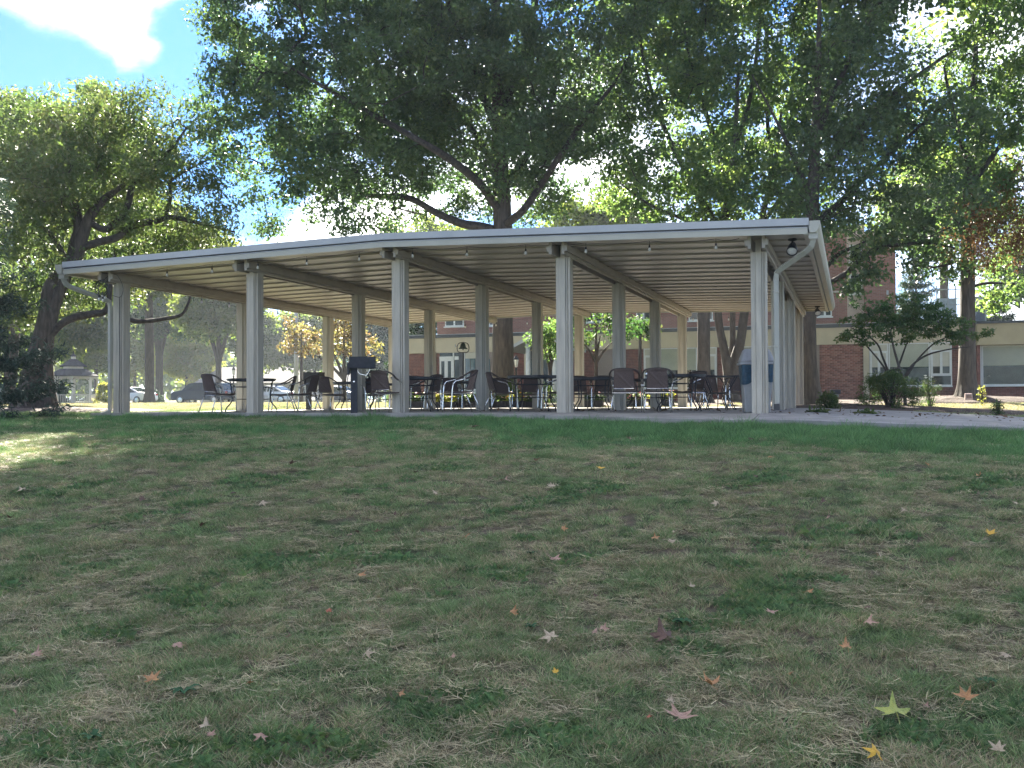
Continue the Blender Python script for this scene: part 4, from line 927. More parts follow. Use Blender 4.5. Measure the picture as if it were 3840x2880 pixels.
def uwin(a, b, ya, yb, Y=YU, panes=2):
    x0, x1 = on_Y(a, Y), on_Y(b, Y); z1, z0 = z_on_Y((a+b)/2, ya, Y), z_on_Y((a+b)/2, yb, Y); f = .06; y = Y-.07
    fr = MB(); fr.box(x0, x1, y, Y-.003, z1-f, z1).box(x0, x1, y, Y-.003, z0, z0+f).box(x0, x0+f, y, Y-.003, z0+f, z1-f).box(x1-f, x1, y, Y-.003, z0+f, z1-f)
    if panes == 2: fr.box((x0+x1)/2-.05, (x0+x1)/2+.05, y, Y-.003, z0+f, z1-f)
    w = fr.build('window', M['white_frame'], bld)
    if panes == 2:
        for p, q in ((x0+f, (x0+x1)/2-.05), ((x0+x1)/2+.05, x1-f)): MB().box(p, q, Y-.04, Y-.03, z0+f, z1-f).build('glass_pane', M['glass'], w)
    else: MB().box(x0+f, x1-f, Y-.04, Y-.03, z0+f, z1-f).build('glass_pane', M['glass'], w)
    MB().box(x0-.06, x1+.06, y-.06, Y-.003, z0-.07, z0-.002).build('sill', M['white_frame'], w)
for r in [(1671, 1741, 1160, 1224), (1836, 1900, 1150, 1221), (2388, 2442, 1150, 1201), (2585, 2676, 1140, 1202), (2990, 3028, 1140, 1190), (3070, 3122, 1130, 1187), (2200, 2262, 1140, 1208)]: uwin(*r)
for r in [(3190, 3238, 1028, 1062), (3190, 3238, 1063, 1102), (3190, 3238, 918, 982)]: uwin(*r, Y=YU-.05, panes=1)
box('vent_sign', M['white_metal'], on_Y(3328, YT), on_Y(3336, YT), YT-.05, YT-.003, z_on_Y(3332, 1105, YT), z_on_Y(3332, 1089, YT))
# roof plant behind a grey louvred screen, with a railing and ladder
px0, px1, Y0 = 3646, 3699, 30.2
t = thing('rooftop_unit', 'grey slatted equipment enclosure with pale top rails on the low roof at the right', 'rooftop unit', (0, 0, 0))
x0, x1 = on_Y(px0, Y0), on_Y(px1, Y0); z0, z1 = zr1+.10, z_on_Y(3670, 1112, Y0)
gs = mat('blue_grey_louvre', (.16, .18, .21), .5, var=.1); n = 13
MB().box(x0+.01, x1-.01, Y0+.05, Y0+1.6, z0, z1-.22).build('unit_body', M['dark_metal'], t)
for k in range(n):
    xx = x0+.04+(x1-x0-.08)*k/(n-1); MB().box(xx-.018, xx+.018, Y0, Y0+.049, z0+.02, z1-.23).build('slat', gs, t)
MB().box(x0, x1, Y0-.02, Y0+1.6, z1-.219, z1).build('top_cap', M['white_metal'], t)
MB().hexa([(x0+.02, Y0-.03, z0+.3), (x0+.1, Y0-.03, z0+.3), (x0+.1, Y0-.004, z0+.3), (x0+.02, Y0-.004, z0+.3)], [(x1-.3, Y0-.03, z1-.3), (x1-.22, Y0-.03, z1-.3), (x1-.22, Y0-.004, z1-.3), (x1-.3, Y0-.004, z1-.3)]).build('brace', M['white_metal'], t)
MB().box(x1-.03, x1+.03, Y0-.05, Y0-.021, z0, z1).build('corner_post', M['white_metal'], t)
t = thing('roof_railing', 'white tubular railing and ladder hoops on the low roof left of the right tree', 'railing', (0, 0, 0))
Y0 = 29.5
for px in (3517, 3559, 3587):
    MB().tube([(on_Y(px, Y0), Y0, zt1), (on_Y(px, Y0), Y0, z_on_Y(px, 1072, Y0))], .025, 6).build('upright', M['white_metal'], t)
for (a, b, yy) in ((3517, 3640, 1085), (3517, 3640, 1120), (3559, 3640, 1142), (3565, 3600, 1180), (3565, 3600, 1196)):
    MB().tube([(on_Y(a, Y0), Y0, z_on_Y(a, yy, Y0)), (on_Y(b, Y0), Y0, z_on_Y(b, yy, Y0))], .022, 6).build('rail', M['white_metal'], t)
MB().box(on_Y(3530, Y0), on_Y(3592, Y0), Y0+.1, Y0+.9, zt1, z_on_Y(3560, 1118, Y0)).build('duct', mat('pale_duct', (.42, .48, .52), .4), t)
# low house in the distance on the left
x, y, z = at(1010, 125)
t = thing('distant_house', 'distant low house with pale wall and grey roof behind the parked cars on the left', 'house', (x, y, z), .2)
MB().box(-9, 9, 0, 8, 0, 2.5).build('wall', M['stucco'], t); mb = MB().hexa([(-9.6, -.6, 2.5), (9.6, -.6, 2.5), (9.6, 8.6, 2.5), (-9.6, 8.6, 2.5)], [(-8, 3.9, 4.6), (8, 3.9, 4.6), (8, 4.1, 4.6), (-8, 4.1, 4.6)]); mb.build('roof', mat('grey_shingle', (.20, .19, .19), .9, var=.2, scale=3), t)
for xx in (-6, -3, 0, 3.4, 6.5): f = MB().box(xx, xx+1.3, -.05, -.003, .9, 2.1).build('window', M['white_frame'], t); MB().box(xx+.1, xx+1.2, -.07, -.052, 1.0, 2.0).build('pane', M['glass'], f)
# ================================================================ trees and shrubs
LM = {}
LM['oak'] = leaf_mat('oak_leaf', [(0.050, 0.081, 0.050), (0.075, 0.112, 0.056), (0.094, 0.138, 0.062), (0.125, 0.144, 0.062)], [(.06, .13, .05), (.11, .20, .06), (.20, .30, .07)], .46, .42)
LM['willow'] = leaf_mat('willow_oak_leaf', [(0.054, 0.090, 0.036), (0.078, 0.120, 0.046), (0.108, 0.144, 0.054), (0.144, 0.132, 0.060)], [(.09, .16, .04), (.15, .23, .05), (.22, .24, .07)], .38, .5)
LM['maple'] = leaf_mat('maple_leaf', [(0.054, 0.090, 0.048), (0.072, 0.120, 0.054), (0.102, 0.150, 0.060)], [(.09, .18, .05), (.19, .32, .07), (.36, .46, .10)], .52, .45)
LM['yellow'] = leaf_mat('yellow_green_leaf', [(.10, .15, .03), (.15, .19, .04), (.22, .21, .05)], [(.30, .40, .05), (.48, .52, .07), (.60, .50, .10)], .5, .5)
LM['rust'] = leaf_mat('rusty_leaf', [(.12, .06, .025), (.17, .085, .03), (.12, .09, .04)], [(.17, .08, .03), (.24, .13, .05), (.16, .14, .05)], .4, .6)
LM['autumn'] = leaf_mat('autumn_dogwood_leaf', [(.10, .09, .03), (.16, .12, .035), (.19, .10, .045), (.09, .10, .035)], [(.22, .24, .06), (.34, .32, .08), (.34, .22, .09), (.16, .22, .06)], .45, .5)
LM['dogwood'] = leaf_mat('dark_dogwood_leaf', [(0.031, 0.069, 0.035), (0.050, 0.100, 0.040), (0.088, 0.125, 0.050)], [(.05, .14, .03), (.10, .22, .04), (.24, .28, .06)], .38, .45)
LM['spruce'] = leaf_mat('spruce_needles', [(0.026, 0.055, 0.042), (0.046, 0.078, 0.055), (0.072, 0.104, 0.065)], [(.03, .06, .03), (.05, .09, .04), (.07, .11, .05)], .15, .5)
LM['ever'] = leaf_mat('evergreen_foliage', [(0.029, 0.065, 0.039), (0.046, 0.091, 0.052), (0.065, 0.111, 0.058)], [(.04, .08, .03), (.06, .12, .04), (.09, .14, .05)], .2, .5)
LM['shrub'] = leaf_mat('shrub_leaf', [(.03, .065, .025), (.05, .09, .03), (.09, .11, .04)], [(.06, .16, .03), (.14, .25, .05), (.28, .30, .07)], .4, .5)
LM['far'] = leaf_mat('far_foliage', [(.05, .08, .03), (.08, .11, .04), (.12, .13, .05)], [(.13, .23, .04), (.24, .34, .05), (.36, .38, .07)], .45, .6)

def leaf_cloud(C, n_each, spread, size, ratio, droop=.0, up=.0, jit=.35, rs=None):
    """C (k,3) cluster centres -> rhombic, slightly folded leaves around each"""
    k = len(C); n = k*n_each
    cen = np.repeat(C, n_each, 0); cr = np.repeat(rng.random(k), n_each)
    off = rng.normal(0, 1, (n, 3)); off /= np.linalg.norm(off, axis=1)[:, None]+1e-9
    off *= (rng.random(n)**.55)[:, None]*np.array(spread)
    pos = cen+off
    nrm = rng.normal(0, 1, (n, 3)); nrm[:, 2] += up; nrm /= np.linalg.norm(nrm, axis=1)[:, None]
    d = rng.normal(0, 1, (n, 3)); d[:, 2] -= droop; d -= nrm*np.sum(d*nrm, 1)[:, None]; d /= np.linalg.norm(d, axis=1)[:, None]+1e-9
    s = np.cross(nrm, d); L = size*(1+jit*rng.normal(0, 1, n)).clip(.45, 1.8); W = L*ratio
    a = pos; m = pos+d*(L*.48)[:, None]; tip = pos+d*L[:, None]-nrm*(L*.12)[:, None]
    l = m+s*(W*.5)[:, None]+nrm*(W*.16)[:, None]; r = m-s*(W*.5)[:, None]+nrm*(W*.16)[:, None]
    V = np.stack([a, r, tip, l], 1).reshape(-1, 3); i = np.arange(n)*4
    F = np.stack([i, i+1, i+2, i+3], 1)
    rn = (cr*.55+rng.random(n)*.45) if rs is None else rs(pos, cr)
    return V, F, rn
def blob_points(blobs, density):
    """blobs: (px, py, rx, ry, d, rd): ellipsoids placed by photo column/row at distance d; density in clusters per m3"""
    out = []
    for (px, py, rx, ry, d, rd) in blobs:
        s = d/FPX; vol = 4/3*PI*rx*s*ry*s*rd; k = max(3, int(vol*density))
        u = rng.normal(0, 1, (k, 3)); u /= np.linalg.norm(u, axis=1)[:, None]; u *= (rng.random(k)**.42)[:, None]
        c = P(px, py, d); out.append(c+u[:, :1]*rx*s*_R+u[:, 1:2]*rd*np.array([_F[0], _F[1], 0])+u[:, 2:]*ry*s*np.array([0, 0, 1.0]))
    return np.concatenate(out)
def skeleton(limbs, targets, base_n, step=.7, r_tip=.012, kexp=.46, rise=.25, bow=.25, maxr=None):
    """limbs: list of (points, radii) explicit; targets joined on by the nearest node. returns segments with radii"""
    pos = []; par = []; rad = []
    for (pts, rd) in limbs:
        pts = bend(pts, 4); rr = np.interp(np.linspace(0, 1, len(pts)), np.linspace(0, 1, len(rd)), rd)
        if not pos: prev = -1
        else:
            A = np.array(pos); prev = int(np.argmin(np.sum((A-pts[0])**2, 1)))
        for p, r in zip(pts, rr): pos.append(np.array(p)); par.append(prev); rad.append(r); prev = len(pos)-1
    nexp = len(pos); A = np.array(pos)
    T = np.array(targets); D = np.min(np.sum((T[:, None]-A[None])**2, 2), 1) if len(T)*len(A) < 4e6 else np.sum((T-A[-1])**2, 1)
    for i in np.argsort(D):
        t = T[i]; A = np.array(pos)
        pen = np.sum((A-t)**2, 1)*(1+1.2*np.clip((A[:, 2]-t[2]), 0, 3)) ; pen[:base_n] += 1e6
        j = int(np.argmin(pen)); a = A[j]; L = np.linalg.norm(t-a)
        if L < .15: continue
        n = max(2, int(L/step)); prev = j; side = rng.normal(0, 1, 3)*L*.07
        for k in range(1, n+1):
            s = k/n; q = a+(t-a)*s+np.array([0, 0, 1])*L*bow*.35*math.sin(PI*s)*(-1 if rise < 0 else 1)+side*math.sin(PI*s)+rng.normal(0, .035, 3)
            pos.append(q); par.append(prev); rad.append(0); prev = len(pos)-1
    n = len(pos); cnt = np.zeros(n); ch = np.zeros(n, int)
    for p in par:
        if p >= 0: ch[p] += 1
    for i in range(n-1, -1, -1):
        if ch[i] == 0: cnt[i] += 1
        if par[i] >= 0: cnt[par[i]] += cnt[i]
    R_ = np.array(rad); auto = r_tip*cnt**kexp
    if maxr: auto = np.minimum(auto, maxr)
    R_ = np.where(R_ > 0, R_, auto)
    return np.array(pos), np.array(par), R_, nexp
def limb_mesh(pos, par, R_, sel, n=6):
    idx = np.array([i for i in sel if par[i] >= 0]); 
    if len(idx) == 0: return None
    a = pos[par[idx]]; b = pos[idx]; ra = np.minimum(R_[par[idx]], R_[idx]*1.35); rb = R_[idx]
    T = b-a; T /= np.linalg.norm(T, axis=1)[:, None]+1e-9; ref = np.tile([0.31, .93, .2], (len(idx), 1)); u = np.cross(T, ref); u /= np.linalg.norm(u, axis=1)[:, None]+1e-9; w_ = np.cross(T, u)
    b = b+T*(rb*.3)[:, None]
    ang = np.arange(n)*2*PI/n; ring = u[:, None]*np.cos(ang)[None, :, None]+w_[:, None]*np.sin(ang)[None, :, None]
    V = np.concatenate([a[:, None]+ring*ra[:, None, None], b[:, None]+ring*rb[:, None, None]], 1).reshape(-1, 3)
    o = np.arange(len(idx))*2*n; j = np.arange(n); F = np.stack([o[:, None]+j, o[:, None]+(j+1) % n, o[:, None]+n+(j+1) % n, o[:, None]+n+j], 2).reshape(-1, 4)
    return V, F
def trunk_mesh(pts, rd, flare=1.6, n=22, seed=0):
    pts = bend(pts, 6); rr = np.interp(np.linspace(0, 1, len(pts)), np.linspace(0, 1, len(rd)), rd); k = len(pts); V = []
    r0 = random.Random(seed); ph = [r0.random()*6 for _ in range(4)]; z0 = pts[0][2]
    for i in range(k):
        T = pts[min(i+1, k-1)]-pts[max(i-1, 0)]; T = T/np.linalg.norm(T); u = np.cross(T, [0, 1, 0]); u /= np.linalg.norm(u); w_ = np.cross(T, u); h = max(0, pts[i][2]-z0)
        fl = 1+(flare-1)*math.exp(-h/.38)
        for j in range(n):
            a = 2*PI*j/n; root = 1+.22*math.exp(-h/.5)*math.sin(5*a+ph[0])+.05*math.sin(3*a+ph[1]+h*.6)+.030*math.sin(9*a+ph[2]+h*1.5)+.018*math.sin(17*a+ph[3]+h*4)
            V.append(pts[i]+(u*math.cos(a)+w_*math.sin(a))*rr[i]*fl*root)
    F = [(i*n+j, i*n+(j+1) % n, (i+1)*n+(j+1) % n, (i+1)*n+j) for i in range(k-1) for j in range(n)]
    return np.array(V), np.array(F)
def tree(name, label, cat, base, trunks, limbs, blobs, dens, leaf, leaf_n, spread, lsize, lratio, droop=.3, up=.3, group=None, bark='bark', shade_blobs=None, step=.7, r_tip=.012, kexp=.46, flare=1.6, rs=None, maxr=None, crown_name='crown', extra=None):
    bx_, by_, bz_ = base; B = np.array(base)
    t = thing(name, label, cat, tuple(B), 0, group)
    for i, (pts, rd) in enumerate(trunks):
        V, F = trunk_mesh(pts, rd, flare if i == 0 else min(flare, 1.25), seed=i+int(abs(bx_)*10))
        o = put('trunk', np_mesh('trunk', V-B, F, M[bark], smooth_=True), t)
    C = blob_points(blobs, dens); nb = len(C)
    if shade_blobs is not None: C2 = blob_points(shade_blobs[0], shade_blobs[1]);  # unseen crown parts above the view, added to shade the lawn
    allT = C if shade_blobs is None else np.concatenate([C, C2])
    ex = [(p, r) for p, r in trunks]+limbs
    n0 = 3
    pos, par, R_, nexp = skeleton(ex, allT, n0, step, r_tip, kexp, maxr=maxr)
    ntr = sum(len(bend(p, 4)) for p, _ in trunks)
    r1 = limb_mesh(pos, par, R_, range(ntr, len(pos)))
    if r1: put('branches', np_mesh('branches', r1[0]-B, r1[1], M['twig'], smooth_=True), t)['kind'] = 'stuff'
    V, F, rn = leaf_cloud(C, leaf_n, spread, lsize, lratio, droop, up, rs=rs)
    Vs = [V-B]; Fs = [F]; Rs = [rn]
    if shade_blobs is not None:
        V2, F2, rn2 = leaf_cloud(C2, shade_blobs[2], shade_blobs[3], shade_blobs[4], .6, .2, .3); Vs.append(V2-B); Fs.append(F2+len(V)); Rs.append(rn2)
    o = put(crown_name, np_mesh(crown_name, np.concatenate(Vs), np.concatenate(Fs), LM[leaf], np.concatenate(Rs)), t); o['kind'] = 'stuff'
    return t
def pl(pts, d):      # photo polyline (px, py[, extra depth]) at distance d
    return [P(q[0], q[1], d+(q[2] if len(q) > 2 else 0)) for q in pts]
def base_of(px, d): x, y, z = at(px, d); return (x, y, z-.08)

# --- great oak behind the middle of the pavilion
d = 39.5; b = base_of(1890, d)
tree('oak_tree', 'huge dark oak rising behind the middle of the pavilion, trunk below the ridge', 'tree', b,
     [([b]+pl([(1886, 1300), (1884, 1180), (1886, 950), (1884, 820), (1876, 600), (1868, 350), (1862, 100), (1850, -200), (1840, -500)], d), [.44, .40, .385, .38, .36, .31, .25, .18, .12, .06])],
     [(pl([(1878, 870), (1800, 850), (1730, 838), (1640, 800), (1540, 745), (1440, 735, 1), (1340, 730, 1.5), (1250, 690, 2), (1180, 600, 2)], d), [.20, .17, .13, .09, .05]),
      (pl([(1880, 800), (1800, 690, -1), (1690, 600, -2), (1560, 520, -3), (1400, 430, -3), (1220, 330, -4), (1050, 230, -4)], d), [.19, .16, .12, .08, .04]),
      (pl([(1876, 640), (1780, 500, 1), (1650, 350, 1), (1500, 180, 2), (1300, 0, 2), (1150, -150, 2)], d), [.18, .15, .11, .07, .04]),
      (pl([(1872, 520), (1800, 330), (1720, 120), (1640, -100), (1560, -350)], d), [.16, .14, .10, .07, .04]),
      (pl([(1884, 850), (1960, 790, -1), (2030, 690, -1), (2110, 570, -2), (2190, 450, -2), (2290, 330, -2), (2360, 210, -2)], d), [.17, .15, .12, .09, .05]),
      (pl([(1876, 720), (1990, 560, 1), (2060, 400, 1), (2110, 220, 2), (2180, 20, 2)], d), [.17, .15, .11, .08, .05]),
      (pl([(1870, 480), (1930, 300), (1990, 100), (2050, -150)], d), [.15, .12, .09, .05])],
     [(880, 90, 130, 190, 38, 4), (830, 330, 130, 120, 37, 3), (800, 470, 120, 90, 36, 2.6), (900, 560, 140, 110, 37, 3), (1060, 250, 230, 260, 38, 5), (1130, 540, 200, 150, 37, 4), (1230, 680, 170, 120, 38, 4), (1330, 830, 150, 60, 38, 3),
      (1000, 760, 75, 55, 37, 1.6), (990, 850, 60, 45, 37, 1.2), (1100, 730, 60, 50, 37, 1.4), (1450, 300, 300, 300, 39, 7), (1400, 620, 200, 140, 40, 5), (1520, 800, 140, 45, 41, 3), (1650, 560, 220, 200, 42, 5), (1700, 220, 260, 280, 40, 7),
      (1960, 250, 230, 280, 40, 7), (1930, 600, 150, 160, 38, 4), (2080, 560, 190, 180, 40, 5), (2030, 760, 120, 80, 41, 3), (2230, 300, 180, 250, 40, 6), (1750, 790, 120, 60, 44, 3)],
     .72, 'oak', 135, (.70, .70, .52), .145, .60, droop=.5, up=.2, group=None,
     shade_blobs=([(1200, -350, 480, 330, 39, 8), (950, -560, 380, 330, 39, 8), (1800, -500, 520, 420, 39, 9), (1500, -200, 600, 200, 40, 8), (2250, -300, 300, 330, 40, 7)], .26, 100, (1.1, 1.1, .8), .28), step=.75)  # crown above the view, widened leftwards to keep sun off the lawn
# --- fan-shaped maples/oaks to the right of it
d = 40; b = base_of(2640, 38.5)
tree('maple_tree', 'straight trunked tree seen between the fourth and fifth front posts, crown fanning above the roof', 'tree', b,
     [([b]+pl([(2640, 1300), (2640, 1180), (2650, 1050), (2680, 930), (2720, 800), (2745, 650), (2760, 450), (2770, 250)], 38.5), [.25, .235, .23, .22, .20, .17, .13, .09, .05])],
     [(pl([(2700, 860), (2600, 700), (2500, 500), (2440, 330), (2400, 150), (2370, -60)], 38.5), [.13, .11, .085, .06, .03]),
      (pl([(2735, 720), (2690, 560), (2640, 400), (2590, 240), (2560, 60)], 38.5), [.12, .10, .07, .04]),
      (pl([(2752, 560), (2800, 420), (2830, 260), (2850, 60), (2860, -150)], 38.5), [.11, .09, .07, .04]),
      (pl([(2690, 900), (2580, 830), (2440, 770), (2330, 690)], 38.5), [.10, .08, .05, .03])],
     [(2480, 200, 230, 300, 39, 5), (2430, 540, 200, 170, 39, 4.5), (2560, 700, 230, 130, 38, 4.5), (2740, 350, 200, 280, 39, 5), (2730, 700, 190, 130, 37, 4), (2420, 760, 120, 60, 41, 3), (2620, 60, 300, 150, 40, 6), (2560, 840, 200, 45, 39, 3), (2300, 700, 120, 110, 41, 3), (2780, 800, 160, 50, 38, 3)],
     .60, 'maple', 125, (.66, .66, .5), .15, .62, droop=.5, up=.2, bark='bark_smooth',
     shade_blobs=([(2600, -300, 480, 330, 40, 8)], .26, 100, (1.1, 1.1, .8), .28))
d = 39.8; b = base_of(2745, d)
tree('twin_trunk_tree', 'tree forking low into two leaning trunks just left of the litter bin', 'tree', b,
     [([b]+pl([(2738, 1420), (2720, 1330), (2700, 1240), (2692, 1170), (2680, 1000), (2640, 820), (2600, 600)], d), [.27, .25, .17, .155, .15, .13, .09, .05]),
      (pl([(2742, 1440), (2755, 1360), (2778, 1270), (2790, 1180), (2815, 1030), (2850, 850), (2900, 640), (2930, 420)], d), [.24, .22, .18, .17, .15, .12, .09, .05]),
      (pl([(2745, 1370), (2748, 1280), (2748, 1180), (2755, 1000), (2790, 800)], d+.4), [.14, .12, .11, .09, .05])],
     [(pl([(2850, 850), (2960, 700), (3060, 560), (3150, 400), (3230, 230)], d), [.10, .085, .06, .03]), (pl([(2900, 640), (2880, 480), (2870, 300), (2880, 100)], d), [.10, .08, .05, .03])],
     [(2950, 450, 190, 260, 40, 4.5), (2850, 780, 170, 80, 40, 3), (3080, 150, 220, 230, 40, 5), (2700, 560, 130, 160, 41, 3), (3050, 780, 150, 90, 40, 3)],
     .60, 'maple', 125, (.66, .66, .5), .15, .62, droop=.5, bark='bark_smooth',
     shade_blobs=([(3000, -250, 350, 280, 40, 6)], .26, 100, (1.1, 1.1, .8), .28))
d = 35.5; b = base_of(3048, d)
tree('oak_tree', 'dark furrowed oak with flared base directly behind the right end of the pavilion', 'tree', b,
     [([b]+pl([(3040, 1440), (3034, 1340), (3032, 1200), (3034, 1060), (3040, 900), (3050, 700), (3062, 450), (3070, 200), (3075, -100)], d), [.34, .30, .265, .255, .25, .235, .20, .15, .10, .05])],
     [(pl([(3042, 1095), (3110, 1062), (3180, 1020), (3240, 960), (3300, 930), (3400, 915, -1), (3500, 912, -1), (3580, 930, -1.5)], d), [.12, .10, .08, .06, .03]),
      (pl([(3042, 1060), (3100, 1000), (3150, 950), (3230, 915), (3350, 850), (3450, 780)], d), [.10, .08, .06, .04, .025]),
      (pl([(3045, 850), (3150, 760), (3270, 640), (3420, 500), (3560, 380), (3680, 300)], d), [.13, .11, .08, .05, .03]),
      (pl([(3050, 700), (3180, 520), (3330, 370), (3500, 240), (3640, 150)], d), [.13, .10, .07, .04]),
      (pl([(3058, 520), (3150, 300), (3250, 80), (3350, -150)], d), [.12, .09, .06, .03]),
      (pl([(3048, 760), (2980, 600), (2900, 430), (2820, 280)], d), [.11, .08, .05, .03])],
     [(3100, 620, 200, 200, 36, 4.5), (3200, 300, 220, 280, 36, 5), (3280, 780, 230, 110, 35.5, 3.5), (3120, 900, 120, 70, 34.5, 2), (3330, 900, 170, 50, 35, 2.2), (3430, 520, 200, 200, 36, 4.5), (3500, 800, 150, 110, 35, 3), (3250, 1035, 60, 32, 34.5, .8), (3170, 1075, 40, 26, 34.5, .5), (3430, 1010, 95, 60, 35, 1.5), (3540, 980, 80, 50, 35, 1.4), (2960, 760, 110, 80, 35, 2), (3200, 950, 130, 45, 35, 1.6), (3420, 900, 140, 70, 35.5, 2.2), (3560, 900, 110, 90, 35.5, 2)],
     .95, 'oak', 105, (.62, .62, .5), .14, .62, droop=.6,
     shade_blobs=([(3300, -250, 420, 300, 36, 7)], .26, 100, (1.1, 1.1, .8), .28))
d = 36; b = base_of(3628, d)
def rust_rs(pos, cr): return rng.random(len(pos))
t6 = tree('shade_tree', 'straight grey tree at the right before the clubhouse windows, bright green leaves high up', 'tree', b,
     [([b]+pl([(3628, 1440), (3627, 1300), (3627, 1150), (3628, 1000), (3630, 850), (3640, 650), (3650, 400), (3660, 150)], d), [.36, .30, .265, .25, .24, .225, .19, .14, .07])],
     [(pl([(3634, 1078), (3700, 1062), (3790, 1064), (3900, 1066), (4020, 1040)], d), [.055, .05, .04, .02]), (pl([(3628, 960), (3560, 990, -1), (3480, 1003, -1), (3400, 985, -1)], d), [.06, .05, .03, .02]),
      (pl([(3640, 700), (3740, 560), (3850, 420), (3980, 300)], d), [.11, .08, .05, .03]), (pl([(3640, 640), (3580, 450), (3540, 250)], d), [.1, .07, .04]), (pl([(3635, 800), (3760, 700), (3900, 650)], d), [.1, .07, .04])],
     [(3640, 300, 180, 280, 37, 4), (3830, 420, 150, 330, 36, 4), (3850, 800, 130, 140, 36, 3), (3780, 1085, 80, 45, 36, 1.3), (3740, 1130, 35, 22, 36, .6), (3700, 620, 120, 150, 37, 3), (3600, 1010, 40, 30, 35, .8), (3780, 980, 110, 50, 37, 2), (3640, 760, 130, 120, 37, 2.5), (3560, 600, 120, 120, 37, 3)],
     .85, 'maple', 105, (.62, .62, .5), .145, .66, droop=.6,
     shade_blobs=([(3800, -200, 350, 280, 36, 6)], .26, 100, (1.1, 1.1, .8), .28))
# rusty creeper wrapped on that trunk's lower crown
C = blob_points([(3640, 940, 95, 90, 35.2, 1.2), (3740, 900, 110, 90, 35.4, 1.4), (3560, 940, 60, 50, 35, .8), (3800, 780, 90, 110, 35.6, 1.4), (3640, 800, 80, 90, 35.3, 1), (3820, 900, 90, 110, 35.3, 1.3), (3800, 640, 80, 100, 35.5, 1.1), (3690, 1010, 90, 40, 35.1, 1), (3680, 860, 140, 130, 35.2, 1.6), (3720, 700, 60, 60, 35.4, .8)], 3.2)
V, F, rn = leaf_cloud(C, 75, (.42, .42, .42), .10, .42, .5, .1)
x, y, z = P(3640, 940, 35.2); o = put('rusty_foliage', np_mesh('rusty_foliage', V-np.array(b), F, LM['rust'], rn), t6); o['kind'] = 'stuff'; o['label'] = 'rust brown clump of dying leaves round the trunk'
# --- left willow oak with leaning trunks
d = 31; b = base_of(110, d)
tree('willow_oak', 'old leaning tree with several thick limbs and airy yellow-green leaves at the left', 'tree', b,
     [([b]+pl([(118, 1440), (150, 1300), (175, 1180), (190, 1080), (235, 1020), (285, 960), (310, 880), (345, 800), (400, 740), (470, 690)], d), [.42, .35, .29, .25, .23, .21, .20, .18, .15, .11, .06]),
      (pl([(185, 1535), (178, 1430), (176, 1330), (185, 1240), (205, 1150), (230, 1080), (265, 1000), (275, 920), (290, 850), (265, 760), (240, 680)], d), [.20, .18, .17, .165, .16, .155, .14, .11, .08, .05])],
     [(pl([(190, 1255), (230, 1215), (280, 1190), (340, 1178), (398, 1165), (410, 1110), (418, 1020), (430, 960)], d), [.13, .125, .12, .11, .09, .07, .05]),
      (pl([(398, 1166), (440, 1178), (490, 1200), (540, 1205), (620, 1195), (680, 1180), (705, 1140), (720, 1090)], d), [.085, .08, .07, .06, .04, .025]),
      (pl([(300, 930), (380, 905), (440, 890), (500, 845), (580, 830), (640, 815), (720, 830), (800, 850), (880, 870)], d), [.13, .12, .11, .085, .06, .03]),
      (pl([(330, 830), (400, 860), (470, 790), (490, 720), (500, 690), (560, 640), (640, 560), (700, 480)], d), [.11, .11, .1, .08, .06, .03]),
      (pl([(620, 820), (640, 740), (640, 680), (700, 640), (780, 600)], d), [.06, .05, .04, .02]),
      (pl([(260, 1020), (230, 940), (190, 880), (130, 830), (60, 780)], d), [.10, .08, .06, .03]),
      (pl([(310, 880), (290, 780), (270, 700), (260, 600), (250, 480)], d), [.10, .08, .06, .03])],
     [(100, 480, 130, 110, 30, 2.4), (300, 470, 130, 100, 31, 2.6), (470, 450, 110, 80, 31, 2.4), (570, 380, 60, 50, 31, 1.4), (630, 420, 40, 70, 31, 1), (620, 560, 90, 80, 31, 1.8), (690, 640, 70, 70, 31, 1.5), (560, 680, 120, 80, 31, 2.4), (400, 620, 150, 110, 32, 3), (200, 650, 150, 120, 30, 3),
      (770, 650, 50, 30, 31, .8), (790, 720, 50, 35, 31, 1), (830, 790, 50, 40, 31, 1.2), (860, 860, 70, 50, 31, 1.5), (740, 800, 70, 45, 31, 1.4), (600, 850, 110, 60, 32, 2.2), (450, 800, 110, 70, 32, 2.4), (300, 830, 140, 90, 32, 2.6), (100, 900, 130, 110, 31, 2.6), (330, 1000, 120, 70, 32, 2.2), (500, 960, 110, 60, 33, 2.2), (680, 950, 120, 50, 33, 2.2), (80, 700, 100, 90, 30, 2.2), (30, 1050, 120, 110, 31, 2.2), (700, 900, 130, 60, 33, 2.2), (560, 560, 110, 90, 32, 2), (100, 1150, 130, 80, 32, 2), (320, 1120, 110, 60, 33, 1.8), (60, 620, 130, 130, 30, 2.6), (440, 1080, 110, 50, 34, 1.6)],
     3.3, 'willow', 110, (.62, .62, .46), .14, .36, droop=.7, up=.1, flare=1.5, step=.5, r_tip=.008, kexp=.42)
